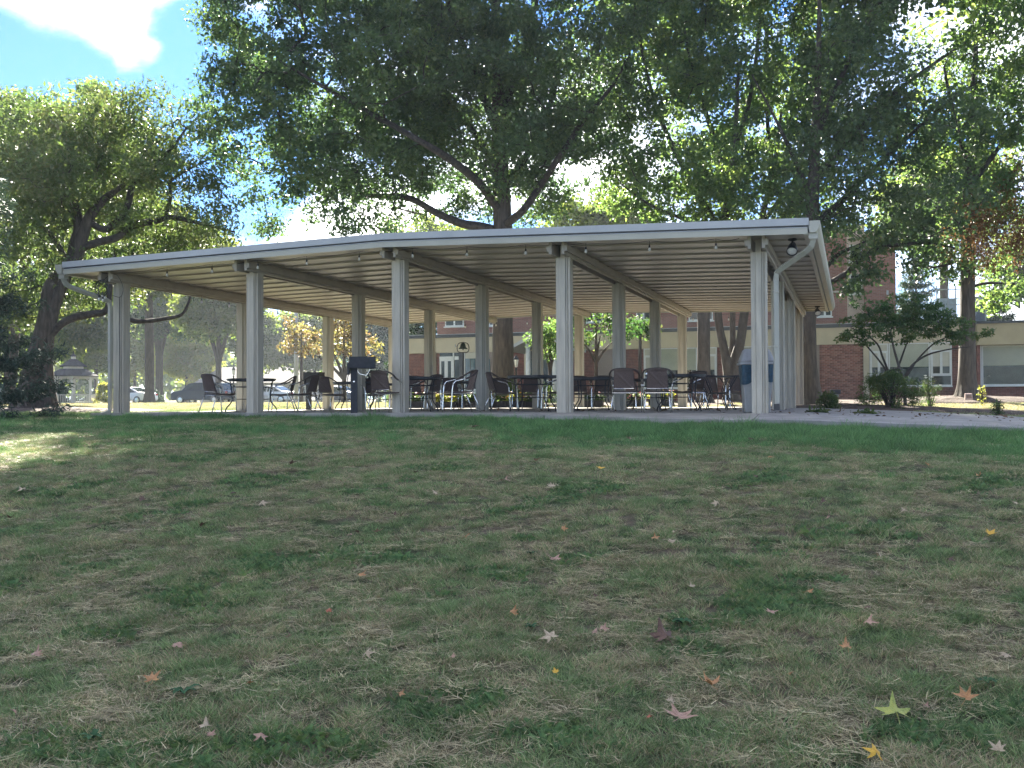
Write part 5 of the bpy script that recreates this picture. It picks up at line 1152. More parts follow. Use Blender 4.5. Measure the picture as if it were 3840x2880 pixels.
# --- spruce at the left edge
def spruce(px, d, top_py, rad, label, tufts=5200, size=.11, name='spruce_tree', tierr=.36, leafm='spruce'):
    b = base_of(px, d); t = thing(name, label, 'tree', b); B = np.array(b); H = P(px, top_py, d)[2]-b[2]
    V, F = trunk_mesh([B+np.array([0, 0, h]) for h in np.linspace(0, H, 8)], list(np.linspace(max(.10, H*.018), .02, 8)), 1.3); put('trunk', np_mesh('trunk', V-B, F, M['bark'], smooth_=True), t)
    mb = MB(); tip = []; h = .35
    while h < H*.985:
        L = rad*(1-h/H)**.8*random.uniform(.85, 1.1); nbr = max(4, int(5+L*2.2))
        for k in range(nbr):
            a = random.random()*2*PI; LL = L*random.uniform(.72, 1.1); dr = random.uniform(.10, .22)
            pts = [(math.cos(a)*LL*s, math.sin(a)*LL*s, h-LL*dr*math.sin(s*PI*.75)+LL*.16*s*s) for s in np.linspace(0, 1, 6)]
            mb.tube(pts, [.03*LL/2+.008, .008+.02*LL/2, .012, .01, .008, .005], 4, cap=False)
            m = max(3, int(LL/.13))
            for q in np.linspace(.18, 1, m):
                p = np.array([np.interp(q, np.linspace(0, 1, 6), [w_[c] for w_ in pts]) for c in range(3)]); wd = .10+.34*math.sin(min(1, q*1.1)*PI*.85)*min(1, LL/1.6)
                for sd_ in (-1, 0, 1): tip.append(p+np.array([-math.sin(a), math.cos(a), 0])*sd_*wd*random.uniform(.4, 1)+np.array([0, 0, -abs(sd_)*wd*.25]))
        h += tierr*random.uniform(.8, 1.2)*(.6+.6*(1-h/H))
    mb.build('branches', M['twig'], t)
    C = np.array(tip); ne = max(6, int(tufts*10/len(C)))
    V, F, rn = leaf_cloud(C, ne, (.15, .15, .09), size, .17, .5, .0); o = put('crown', np_mesh('crown', V, F, LM[leafm], rn), t); o['kind'] = 'stuff'
    return t
spruce(-140, 22, 260, 2.25, 'dark blue-green spruce with drooping boughs filling the left edge of the view', tufts=4600, size=.13)
for (px, d, tp, rad, lb) in [(3440, 62, 930, 3.4, 'tall evergreen rising behind the clubhouse roof, right of the brick tower'), (3735, 66, 1080, 3.6, 'evergreen with tiered boughs behind the roof at the far right'), (1600, 62, 1050, 3.4, 'dark evergreen behind the left end of the clubhouse roof')]:
    spruce(px, d, tp, rad, lb, tufts=1000, size=.26, name='evergreen_tree', tierr=.6, leafm='ever')

# --- trees beyond, on the left and behind everything
def back_tree(px, d, top, half, leaf, label, lean=0, trunk_w=.22, cat='tree', n=58, dens=None, low=1380, ls=.26, name='lawn_tree', grp=None, fork=None, rat=.55, tx=None):
    cx_ = px; tx = px if tx is None else tx; b = base_of(tx, d); s = d/FPX; hb = (low-top)/2
    bl = [(px+random.uniform(-.25, .25)*half, top+hb*(.45+.28*k)+random.uniform(-10, 10), half*random.uniform(.62, .82), hb*.42, d, half*s*.7) for k in range(4)]
    bl += [(px+sx*half*.6, top+hb*random.uniform(.8, 1.35), half*.42, hb*.35, d, half*s*.45) for sx in (-1, 1)]
    tr = [([b]+pl([(tx+(px-tx)*.15+lean*.2, low+20), ((px+tx)/2+lean*.5, (low+top)/2), (px+lean, top+hb*.35)], d), [trunk_w*1.15, trunk_w, trunk_w*.6, trunk_w*.2])]
    if fork:
        for (ex, ey) in fork: tr.append((pl([(px, low+30), ((px+ex)/2, (low+ey)/2+6), (ex, ey)], d), [trunk_w*.8, trunk_w*.6, trunk_w*.3]))
    vol = sum(4/3*PI*a[2]*s*a[3]*s*a[5] for a in bl); cs = max(.55, min(1.5, half*s*.2))
    k = dens or min(.9, 1.9/(cs**3)*.42)
    return tree(name, label, cat, b, tr, [], bl, k, leaf, int(n*1.15), (cs, cs, cs*.75), ls*(1.25 if d > 45 else 1.1), rat, droop=.4, group=grp, step=1.3, flare=1.3, maxr=trunk_w*.5)
back_tree(598, 104, 1060, 150, 'oak', 'dark twin-stemmed tree on the far lawn between the left front post and the navy car', n=70, low=1300, trunk_w=.34, fork=[(650, 1180), (560, 1190)])
back_tree(820, 92, 960, 190, 'far', 'loose leaning trees with pale green leaves behind the leftmost table', n=70, low=1330, trunk_w=.25, fork=[(760, 1180), (880, 1170)])
back_tree(700, 130, 1180, 130, 'yellow', 'yellow-green tree low in the distance behind the navy car', n=60, low=1470, ls=.3)
back_tree(505, 135, 1220, 110, 'yellow', 'small golden tree far behind the left front post', n=50, low=1460, ls=.3)
back_tree(360, 110, 1240, 120, 'far', 'green tree standing right beside the gazebo', n=60, low=1440)
back_tree(150, 125, 1080, 190, 'far', 'broad green tree behind the gazebo at the left edge', n=60, low=1440, ls=.3)
back_tree(960, 118, 1130, 150, 'far', 'mid green tree behind the flag pole on its left', n=60, low=1430, ls=.3)
back_tree(1180, 122, 1150, 170, 'far', 'mid green tree behind the autumn dogwood', n=60, low=1440, ls=.3)
back_tree(235, 96, 860, 230, 'far', 'tall pale green tree standing behind the gazebo on its left', n=80, low=1400, ls=.3, tx=165)
back_tree(50, 62, 900, 190, 'oak', 'dark green tree filling the gap behind the spruce at the left edge', n=80, low=1440, ls=.2, tx=20)
back_tree(470, 140, 1000, 190, 'far', 'hazy green tree far behind the left front post', n=70, low=1430, ls=.34)
back_tree(1420, 115, 1120, 150, 'ever', 'dark green tree beyond the left end of the clubhouse', n=60, low=1460, ls=.3)
back_tree(1290, 60, 1150, 150, 'autumn', 'dogwood with yellow and russet autumn leaves seen between the second and middle front posts', n=70, low=1390, ls=.15, trunk_w=.12, fork=[(1230, 1290), (1345, 1280), (1180, 1330)])
back_tree(1130, 66, 1190, 95, 'autumn', 'smaller yellowing dogwood beside the flag pole', n=60, low=1390, ls=.15, trunk_w=.10)
back_tree(2062, 40.5, 1165, 72, 'maple', 'small bright yellow-green dogwood just left of the fourth front post', n=70, low=1360, ls=.13, trunk_w=.06, fork=[(2030, 1280), (2100, 1270)])
back_tree(2235, 38.0, 1120, 150, 'dogwood', 'leafy green dogwood with pale stems between the fourth post and the next', n=80, low=1330, ls=.12, trunk_w=.06, fork=[(2180, 1280), (2300, 1280), (2250, 1260)])
back_tree(2400, 45, 1195, 60, 'shrub', 'low green tree crown before the upper brick wall', n=50, low=1260, ls=.14, trunk_w=.07)
back_tree(2280, 66, 700, 230, 'far', 'sunlit yellow-green tree showing above the roof ridge', n=60, low=1000, ls=.24, trunk_w=.3)
back_tree(270, 52, 270, 330, 'maple', 'tall olive green tree with a ragged top behind the leaning tree at the left', n=90, low=1150, ls=.2, trunk_w=.25, tx=30)
back_tree(-60, 48, 300, 240, 'far', 'tall russet tinged tree top at the upper left edge', n=85, low=1150, ls=.2, trunk_w=.3)
back_tree(560, 75, 720, 300, 'far', 'pale green tree mass low behind the leaning tree limbs', n=90, low=1200, ls=.28, trunk_w=.3)
back_tree(3960, 60, 700, 260, 'maple', 'bright green tree at the right edge behind the clubhouse', n=60, low=1230, ls=.26, trunk_w=.3)
back_tree(3540, 75, 560, 260, 'far', 'far green tree behind the clubhouse roof at right', n=50, low=1000, ls=.3, trunk_w=.3)
back_tree(1560, 90, 820, 240, 'far', 'far tree glimpsed beneath the great oak above the roof', n=40, low=1150, ls=.3, trunk_w=.3)
# distant woodland closing the view
C = blob_points([(px, 1405+random.uniform(-14, 10), 190, random.uniform(70, 105), 185+random.uniform(-12, 12), 7) for px in range(-1500, 5600, 230)], .030)
V, F, rn = leaf_cloud(C, 28, (2.6, 2.6, 1.9), 1.35, .6, .3, .3)
o = put('distant_woodland', np_mesh('distant_woodland', V, F, LM['far'], rn)); o['kind'] = 'stuff'

# --- small multi-stemmed tree on the right, umbrella shaped
d = 29.5; b = base_of(3395, d)
tree('japanese_dogwood', 'small umbrella-shaped tree with many slender dark stems, right of the pavilion', 'tree', b,
     [([b]+pl([(3392, 1470), (3385, 1420), (3370, 1370), (3350, 1300), (3340, 1240)], d), [.05, .045, .042, .038, .03, .02])],
     [(pl([(3330, 1390), (3310, 1340), (3290, 1290), (3240, 1250), (3190, 1230)], d), [.035, .03, .022, .012]),
      (pl([(3365, 1385), (3385, 1330), (3400, 1290), (3430, 1240)], d), [.032, .027, .02, .012]),
      (pl([(3390, 1420), (3420, 1370), (3480, 1330), (3560, 1310), (3640, 1300)], d), [.036, .03, .022, .012]),
      (pl([(3400, 1410), (3440, 1350), (3500, 1290), (3560, 1260)], d), [.03, .025, .02, .012]),
      (pl([(3340, 1420), (3310, 1370), (3270, 1320), (3220, 1270), (3150, 1250)], d), [.033, .028, .02, .01])],
     [(3200, 1215, 60, 26, 29.5, .7), (3160, 1270, 42, 12, 29.3, .4), (3270, 1160, 75, 34, 29.5, .9), (3380, 1128, 95, 22, 29.6, 1), (3300, 1150, 60, 14, 29.3, .7), (3480, 1140, 60, 16, 29.7, .7), (3480, 1170, 85, 36, 29.5, 1), (3580, 1215, 75, 28, 29.5, .8), (3660, 1262, 60, 16, 29.3, .6), (3320, 1230, 80, 30, 29.2, .9), (3450, 1240, 85, 28, 29.4, .9), (3230, 1290, 42, 10, 29.2, .4), (3560, 1290, 70, 12, 29.2, .5), (3700, 1245, 28, 9, 29.2, .3), (3330, 1190, 110, 40, 29.6, 1.3), (3460, 1200, 110, 45, 29.6, 1.3), (3200, 1250, 70, 30, 29.4, .9), (3580, 1250, 90, 30, 29.5, 1.0), (3390, 1270, 90, 22, 29.3, .9)],
     24, 'dogwood', 48, (.21, .21, .07), .085, .5, droop=.4, up=.9, bark='bark_smooth', step=.22, r_tip=.0035, kexp=.45, flare=1.1)
# --- shrubs
def shrub(px, d, py_top, half, label, leaf='shrub', n=90, ls=.06, rat=.4, name='shrub', flowers=None, dens=None, zoff=0):
    x, y, z = at(px, d); z += zoff; t = thing(name, label, 'shrub', (x, y, z)); s = d/FPX; H = P(px, py_top, d)[2]-z; R_ = half*s
    k = int(26*max(1, R_*H*2.2)); C = []
    for _ in range(k):
        a = random.random()*2*PI; q = random.random()**.5; h = random.random()**.8; lim = math.sqrt(max(0, 1-(h*1.0)**2.2))
        C.append((R_*q*math.cos(a)*(lim*.85+.12), R_*q*math.sin(a)*(lim*.85+.12), .06+H*h*.93+random.uniform(-.04, .04)))
    mb = MB()
    for c in C[::2]: mb.tube(bend([(c[0]*.12, c[1]*.12, -.03), (c[0]*.5, c[1]*.5, c[2]*.6), c], 2), [.012]*2+[.008]*2+[.004], 4, cap=False)
    mb.build('stems', M['twig'], t)
    V, F, rn = leaf_cloud(np.array(C), n, (.13+R_*.07, .13+R_*.07, .10+H*.04), ls, rat, .2, .2); o = put('foliage', np_mesh('foliage', V, F, LM[leaf], rn), t); o['kind'] = 'stuff'
    if flowers:
        m, cnt, sz = flowers; fm = MB()
        for _ in range(cnt):
            c = random.choice(C); p = np.array(c)*1.06+np.array([random.uniform(-.1, .1), random.uniform(-.12, .05), .06]); 
            fm.lathe([(.004, -.4*sz), (sz*.6, -.1*sz), (sz, .2*sz), (sz*.5, .45*sz), (.003, .5*sz)], 6, c=tuple(p))
        o = fm.build('blooms', m, t); o['kind'] = 'stuff'
    return t
bed('mulch_bed', on_Y(3290, 12.4), 12.4, 4.2, 2.6, .13); bed('mulch_bed', on_Y(3050, 18.5), 18.6, 2.6, 1.6, .18); bed('mulch_bed', on_Y(3640, 20.2), 20.2, 2.8, 1.5, .26); bed('mulch_bed', 3.5+3, 18.1, 6.8, 1.3, .10); bed('mulch_bed', on_Y(2700, 21.5), 21.2, 2.2, 1.3, .12)
x, y, z = at(110, 31); bed('mulch_bed', x+1.2, y, 3.6, 2.6, .12)
x, y, z = at(275, 84); bed('mulch_bed', x, y, 4.4, 4.4, .05)
fw = mat('white_bloom', (.78, .78, .72), .6)
shrub(3340, 29.0, 1400, 130, 'large bronze-green azalea mound beneath the umbrella-shaped tree', 'shrub', n=110, ls=.07, rat=.3)
shrub(3345, 28.6, 1378, 42, 'golden brown tips standing up behind the azalea mound', 'shrub', n=30, ls=.06, zoff=.2)
shrub(3108, 28.0, 1478, 40, 'small dark green bush at the foot of the path light', 'shrub', n=90, ls=.05)
shrub(3488, 30.5, 1418, 40, 'upright rose bush with a few white blooms, left of the right tree', 'shrub', n=50, ls=.05, flowers=(fw, 9, .05))
shrub(3684, 33, 1448, 9, 'bright lime green sprig standing on the mulch right of the right tree', 'yellow', n=6, ls=.05)
shrub(3742, 24.5, 1520, 18, 'low yellow-green tuft at the edge of the walk on the right', 'shrub', n=20, ls=.05)
shrub(1905, 37.2, 1425, 60, 'dark round bush hiding the foot of the great oak', 'shrub', n=90, ls=.07)
shrub(2020, 38.5, 1440, 70, 'dark spreading bush left of the fourth front post', 'shrub', n=90, ls=.07)
shrub(560, 97, 1462, 55, 'rounded grey-green bush on the far lawn left of the navy car', 'ever', n=80, ls=.15)
shrub(392, 82, 1440, 38, 'sunlit bush beside the gazebo steps', 'yellow', n=60, ls=.14)
shrub(225, 90, 1445, 40, 'dark clipped bush seen through the gazebo', 'ever', n=60, ls=.15)
bh = mat('maroon_barberry', (.05, .02, .02), .7)
shrub(1480, 38, 1462, 32, 'small brown bush just beyond the patio left of the middle post', 'shrub', n=60, ls=.06)

# flower troughs along the back of the patio
def trough(px, d, label, cols):
    x, y, z = at(px, d); z = float(ground(x, y))
    t = thing('flower_trough', label, 'planter', (x, y, z), -YAW*.2)
    mb = MB(); mb.box(-.45, .45, -.16, -.13, 0, .26); mb.box(-.45, .45, .13, .16, 0, .26); mb.box(-.45, -.42, -.129, .129, 0, .26); mb.box(.42, .45, -.129, .129, 0, .26); mb.box(-.42, .42, -.129, .129, .0, .22); mb.build('trough', M['black_rough'], t)
    C = np.array([(random.uniform(-.42, .42), random.uniform(-.12, .12), random.uniform(.26, .48)) for _ in range(46)])
    V, F, rn = leaf_cloud(C, 30, (.10, .10, .09), .07, .6, .1, .4); o = put('foliage', np_mesh('foliage', V, F, LM['yellow' if 'yellow' in label else 'shrub'], rn), t); o['kind'] = 'stuff'
    for c in cols:
        fm = MB()
        for _ in range(16): fm.lathe([(.004, -.02), (.032, -.005), (.04, .012), (.015, .02), (.003, .018)], 6, c=(random.uniform(-.44, .44), random.uniform(-.2, .1), random.uniform(.34, .58)))
        o = fm.build('blooms', petal[c], t); o['kind'] = 'stuff'
petal = {'pink': mat('pink_petal', (.75, .30, .32), .6, var=.15), 'coral': mat('coral_petal', (.75, .16, .12), .6, var=.15), 'yellow': mat('yellow_petal', (.80, .62, .08), .6, var=.1), 'orange': mat('orange_petal', (.80, .36, .06), .6, var=.1), 'white': mat('white_petal', (.8, .78, .74), .6, var=.05)}
for (px, lb, cols) in [(1560, 'flower trough with pale pink blooms behind the table right of the middle post', ['pink', 'white']), (1668, 'flower trough with bright yellow-green leaves below the bell', ['yellow', 'pink']), (1758, 'flower trough with coral red blooms right of the bell post', ['coral', 'pink']),
                       (1850, 'flower trough with mixed pale blooms before the great oak', ['white', 'pink']), (1925, 'flower trough with orange and yellow blooms at the foot of the great oak', ['orange', 'yellow']), (1990, 'flower trough with small pink blooms right of the great oak', ['pink', 'white']),
                       (2215, 'flower trough with red and white blooms behind the fourth post', ['coral', 'white']), (2370, 'flower trough with pink blooms behind the near chairs', ['pink', 'coral']), (2480, 'flower trough with a few yellow blooms at the right end of the row', ['yellow', 'pink'])]:
    trough(px, 35.6+(.9 if px > 2100 else 0), lb, cols)
# ================================================================ grass on the lawn and fallen leaves
def fbm(x, y, s, seed):
    r = np.random.default_rng(seed); out = np.zeros_like(x); amp = 1; tot = 0
    for o in range(4):
        for _ in range(5):
            a = r.random()*2*PI; f = s*2**o*(.7+.6*r.random()); out += amp*np.sin((x*math.cos(a)+y*math.sin(a))*f+r.random()*6.28)/5**.5; 
        tot += amp; amp *= .6
    return out/tot
def blade_set(name, n, rad, hmin, hmax, wid, lean, m, curve=.4, flat=False, feather=False, seed=0):
    r = np.random.default_rng(seed); Vs = []; Fs = []; R_ = []; k = 0
    for i in range(n):
        a = r.random()*2*PI; q = rad*r.random()**.75; b = np.array([q*math.cos(a), q*math.sin(a), -.004]); rv = r.random()
        h = r.uniform(hmin, hmax); th = (a+r.normal(0, .9)) if not flat else r.random()*2*PI; ln = lean*r.uniform(.1, 1.0)*(.4+1.2*q/rad); d = np.array([math.cos(th)*ln+.18, math.sin(th)*ln, 1.0]); h = h*(1.25-.5*q/rad)
        if flat: d = np.array([math.cos(th), math.sin(th), r.uniform(-.02, .35)]); b[2] = r.uniform(.0, .028)
        d /= np.linalg.norm(d); side = np.cross(d, [0, 0, 1.0]) if not flat else np.array([-math.sin(th), math.cos(th), r.uniform(-.6, .6)])
        if np.linalg.norm(side) < 1e-3: side = np.array([1.0, 0, 0])
        side /= np.linalg.norm(side); tw = r.random()*PI; side = side*math.cos(tw)+np.cross(d, side)*math.sin(tw) if not flat else side
        w_ = wid*r.uniform(.7, 1.3); bendv = np.array([math.cos(th), math.sin(th), -.25])*curve*h*r.uniform(.3, 1.2) if not flat else np.array([-math.sin(th)*r.uniform(-.5, .5), math.cos(th)*r.uniform(-.5, .5), -.18])*h*curve
        p1 = b+d*h*.5+bendv*.28; p2 = b+d*h+bendv
        Vs += [b-side*w_*.5, b+side*w_*.5, p1+side*w_*.42, p1-side*w_*.42, p2]; Fs += [(k, k+1, k+2, k+3), (k+3, k+2, k+4, k+4)]; R_ += [rv, rv]; k += 5
        if feather:
            for s in np.linspace(.25, .95, 7):
                c = b+d*h*s+bendv*s*s
                for sg in (-1, 1):
                    L = .014*(1.1-s*.6); dv = side*sg+d*.5; e = c+dv*L
                    Vs += [c, c+d*.0035, e+d*.002, e]; Fs += [(k, k+1, k+2, k+3)]; R_ += [rv]; k += 4
    F3 = [f if f[2] != f[3] else f[:3] for f in Fs]
    me = bpy.data.meshes.new(name); me.from_pydata([tuple(v) for v in Vs], [], F3); me.materials.append(m)
    at_ = me.attributes.new('rnd', 'FLOAT', 'FACE'); at_.data.foreach_set('value', np.array(R_, np.float32)); me.update()
    return bpy.data.objects.new(name, me)      # an unlinked source for the instances
def scatter(name, label_unused, sources, X, Y, kinds, scale, m=None):
    Z = lawn_z(X, Y); n = len(X)
    me = bpy.data.meshes.new(name); me.vertices.add(n); me.vertices.foreach_set('co', np.stack([X, Y, Z], 1).astype(np.float32).ravel())
    a = me.attributes.new('kind_index', 'INT', 'POINT'); a.data.foreach_set('value', kinds.astype(np.int32))
    a = me.attributes.new('size', 'FLOAT', 'POINT'); a.data.foreach_set('value', scale.astype(np.float32))
    a = me.attributes.new('turn', 'FLOAT', 'POINT'); a.data.foreach_set('value', (rng.random(n)*6.283).astype(np.float32))
    me.update(); o = put(name, me); o['kind'] = 'stuff'
    g = bpy.data.node_groups.new(name+'_scatter', 'GeometryNodeTree'); g.interface.new_socket('Geometry', in_out='INPUT', socket_type='NodeSocketGeometry'); g.interface.new_socket('Geometry', in_out='OUTPUT', socket_type='NodeSocketGeometry')
    gi, go = g.nodes.new('NodeGroupInput'), g.nodes.new('NodeGroupOutput'); join = g.nodes.new('GeometryNodeJoinGeometry')
    ki = g.nodes.new('GeometryNodeInputNamedAttribute'); ki.data_type = 'INT'; ki.inputs['Name'].default_value = 'kind_index'
    si = g.nodes.new('GeometryNodeInputNamedAttribute'); si.data_type = 'FLOAT'; si.inputs['Name'].default_value = 'size'
    tu = g.nodes.new('GeometryNodeInputNamedAttribute'); tu.data_type = 'FLOAT'; tu.inputs['Name'].default_value = 'turn'
    cx = g.nodes.new('ShaderNodeCombineXYZ'); g.links.new(tu.outputs['Attribute'], cx.inputs['Z'])
    for i, s in enumerate(sources):
        oi = g.nodes.new('GeometryNodeObjectInfo'); oi.inputs['Object'].default_value = s; oi.inputs['As Instance'].default_value = True
        cmp = g.nodes.new('FunctionNodeCompare'); cmp.data_type = 'INT'; cmp.operation = 'EQUAL'; g.links.new(ki.outputs['Attribute'], cmp.inputs['A']); cmp.inputs['B'].default_value = i
        iop = g.nodes.new('GeometryNodeInstanceOnPoints'); g.links.new(gi.outputs[0], iop.inputs['Points']); g.links.new(cmp.outputs['Result'], iop.inputs['Selection'])
        g.links.new(oi.outputs['Geometry'], iop.inputs['Instance']); g.links.new(cx.outputs[0], iop.inputs['Rotation']); g.links.new(si.outputs['Attribute'], iop.inputs['Scale']); g.links.new(iop.outputs[0], join.inputs[0])
    g.links.new(join.outputs[0], go.inputs[0]); md = o.modifiers.new('scatter', 'NODES'); md.node_group = g
    return o
src = []
for s in range(3): src.append(blade_set('grass_clump', 54, .075, .030, .068, .0034, .85, M['blade'], .55, seed=s))
for s in range(2): src.append(blade_set('lush_clump', 60, .085, .055, .110, .0036, .45, M['lush'], .5, seed=10+s))
for s in range(3): src.append(blade_set('thatch', 46, .10, .045, .12, .0028, 0, M['straw'], .5, flat=True, seed=20+s))
for s in range(2): src.append(blade_set('feather_weed', 20, .075, .025, .05, .0022, .9, M['weed'], .5, feather=True, seed=30+s))
far = [blade_set('far_clump', 60, .17, .045, .085, .0075, .6, M['blade'], .45, seed=40+s) for s in range(2)]
n = 0; PX = []; PY = []; PK = []; PS = []
def field(x0, x1, y0, y1, dens, near=True):
    k = int((x1-x0)*(y1-y0)*dens); x = rng.uniform(x0, x1, k); y = rng.uniform(y0, y1, k)
    rel = np.stack([x-CAM[0], y-CAM[1]], 1); fw = rel@np.array([math.sin(YAW), math.cos(YAW)]); rt = rel@np.array([math.cos(YAW), -math.sin(YAW)])
    ok = (fw > 2.6) & (np.abs(rt) < fw*.60+1.6) & ~in_patio(x, y-.10) & ~((x > 14) & (y > 1.5))
    return x[ok], y[ok]
ZT_ = [(-2, 26, -17.5, -11.5, 300), (-6, 26, -11.5, -7, 185), (-10, 27, -7, -3, 130), (-12, 27, -3, .0, 120)]
for (a, b_, c, d_, dn) in ZT_:
    x, y = field(a, b_, c, d_, dn); PX.append(x); PY.append(y)
X = np.concatenate(PX); Y = np.concatenate(PY)
g1 = fbm(X, Y, 4.2, 3); g2 = fbm(X, Y, 3.0, 5); u = rng.random(len(X))
lush = np.clip(smooth(-7.5, -3.8, Y)*(.12+.80*smooth(8, 12.5, X))+smooth(-2.2, -1.0, Y)*.35+.45*fbm(X, Y, 1.6, 21)*smooth(-9, -5, Y), 0, 1)*smooth(-10, -5, Y)
weed = (g2 > .45) & (u < .5) & (lush < .5)
dry = (g1+0.45*rng.normal(0, 1, len(X)) > .0-.0*Y) & (rng.random(len(X)) < .46-.42*lush)
kinds = rng.integers(0, 3, len(X)); kinds = np.where(rng.random(len(X)) < lush, 3+rng.integers(0, 2, len(X)), kinds); kinds = np.where(dry, 5+rng.integers(0, 3, len(X)), kinds); kinds = np.where(weed, 8+rng.integers(0, 2, len(X)), kinds)
size = rng.uniform(.7, 1.25, len(X))*np.where(kinds < 5, 1+.35*np.clip(fbm(X, Y, 6, 9), -1, 1), 1)*np.where((kinds >= 3) & (kinds < 5) & (rng.random(len(X)) < .12), 1.6, 1)
scatter('grass', '', src, X, Y, kinds, size)
# farther, coarser lawn beyond and beside the pavilion
QX = []; QY = []
for (a, b_, c, d_, dn) in [(-26, -.6, .0, 14, 34), (-12, 27, 15.9, 27, 16), (-50, -.6, 14, 52, 7), (14.5, 30, 5, 27, 14), (-26, -12, -8, 0, 40)]:
    k = int((b_-a)*(d_-c)*dn); x = rng.uniform(a, b_, k); y = rng.uniform(c, d_, k); ok = ~in_patio(x, y) & ~((y > 27) & (x > -1)); QX.append(x[ok]); QY.append(y[ok])
X = np.concatenate(QX); Y = np.concatenate(QY); scatter('rough_grass', '', far, X, Y, rng.integers(0, 2, len(X)), rng.uniform(.7, 1.2, len(X)))
# broad-leaved weeds (plantain and dandelion rosettes)
plm = mat('plantain_leaf', (.05, .11, .05), .85, spec=.1, var=.25, scale=20)
def rosette(px, py, r, lb):
    p = hit(px, py); t = thing('weed_rosette', lb, 'weed', (p[0], p[1], p[2]+.01)); 
    for k in range(7):
        a = k*2*PI/7+random.uniform(-.3, .3); L = r*random.uniform(.5, .85); w_ = L*.22; c, s = math.cos(a), math.sin(a); vs = []
        for i, (q, ww, z) in enumerate([(0, .3, .0), (.3, .8, .25), (.6, 1, .38), (.85, .7, .34), (1, .05, .22)]):
            for sg in (-1, 0, 1): vs.append((c*L*q-s*w_*ww*sg, s*L*q+c*w_*ww*sg, L*z+(w_*.25*abs(sg))+.015))
        fs = [(i*3+j, i*3+j+1, (i+1)*3+j+1, (i+1)*3+j) for i in range(4) for j in range(2)]
        MB().add(vs, fs).build('leaf', plm, t, smooth_=True)
for q in [(2560, 2355, .11, 'dark green broad-leaved weed behind the big curled brown leaf'), (690, 2620, .12, 'jagged blue-green weed rosette near the lower left corner'), (350, 2790, .09, 'small round-leaved weed at the bottom left'), (1990, 2370, .08, 'pale green weed among dry grass left of centre foreground'), (1990, 2090, .07, 'small pale weed in the middle of the lawn'), (2560, 2350, .07, 'low weed leaves just right of the broad-leaved weed'), (3770, 2540, .08, 'small leafy weed near the right edge of the lawn')][:5]+[(3700, 2580, .08, 'small leafy weed near the lower right corner of the lawn')]:
    rosette(*q)
# fallen leaves
def leaf_mesh(kind, seed, m):
    r = random.Random(seed); pts = []
    if kind == 'star': lobes = [(0, 1.0), (.98, .95), (-.98, .95), (1.95, .72), (-1.95, .72)]
    elif kind == 'oak': lobes = [(0, 1.0), (.45, .78), (-.45, .78), (1.0, .72), (-1.0, .72), (1.7, .5), (-1.7, .5)]
    else: lobes = [(0, 1.0), (.8, .75), (-.8, .75), (1.6, .55), (-1.6, .55)]
    lobes = sorted(lobes); out = []
    for i, (a, L) in enumerate(lobes):
        w_ = .23 if kind != 'broad' else .30
        L = L*r.uniform(.86, 1.08); a = a+r.uniform(-.08, .08); out += [(a-w_, L*.60), (a-w_*.3, L*.86), (a, L), (a+w_*.3, L*.86), (a+w_, L*.60)]
        if i < len(lobes)-1: out.append(((a+lobes[i+1][0])/2, .40 if kind != 'broad' else .55))
    out = [(-2.5, .16)]+out+[(2.5, .16)]
    cx1, cx2 = r.uniform(-1.2, 1.2), r.uniform(-.9, .9); fold = r.uniform(.5, 1.2); sgn = r.choice([-1, 1])
    def crv(x, y): return .55*fold*abs(x)*sgn+cx1*.8*(y-.3)**2+cx2*.3*x*y+.05*math.sin(6*x+seed)*math.cos(5*y)
    V = [(0, .12, crv(0, .12))]; ring = []
    for f in (.5, 1.0):
        for a, L in out:
            x, y = math.sin(a)*L*f, math.cos(a)*L*f+.12*(1-f); V.append((x, y, crv(x, y)))
    n = len(out); F = [(0, 1+i, 1+i+1) for i in range(n-1)]+[(1+i, 1+n+i, 1+n+i+1, 1+i+1) for i in range(n-1)]+[(0, n, 1)]
    mb = MB().add(V, F)
    body = mb
    st = MB().tube(bend([(0, .12, crv(0, .12)), (.03, -.25, .02), (r.uniform(-.15, .15), -.62, .06*sgn+.05)], 3), .016, 5)
    me = body.mesh('leaf_blade', m, True); return me, st.mesh('stem', m)
def lm(name, c, c2): 
    m = mat(name, c, .65, col2=c2, scale=3.5, bump=.5, bscale=18, coords='Object'); return m
LC = {'tan': lm('pink_tan_leaf', (.52, .33, .24), (.30, .17, .11)), 'orange': lm('orange_tan_leaf', (.56, .30, .12), (.33, .16, .07)), 'yellow': lm('yellow_leaf', (.72, .45, .05), (.60, .34, .05)), 'lime': lm('yellow_green_leaf_fallen', (.46, .44, .10), (.26, .33, .08)), 'brown': lm('dark_brown_leaf', (.16, .085, .055), (.09, .05, .035)), 'pale': lm('pale_straw_leaf', (.56, .45, .30), (.36, .27, .17)), 'red': lm('russet_leaf', (.52, .16, .08), (.35, .11, .06))}
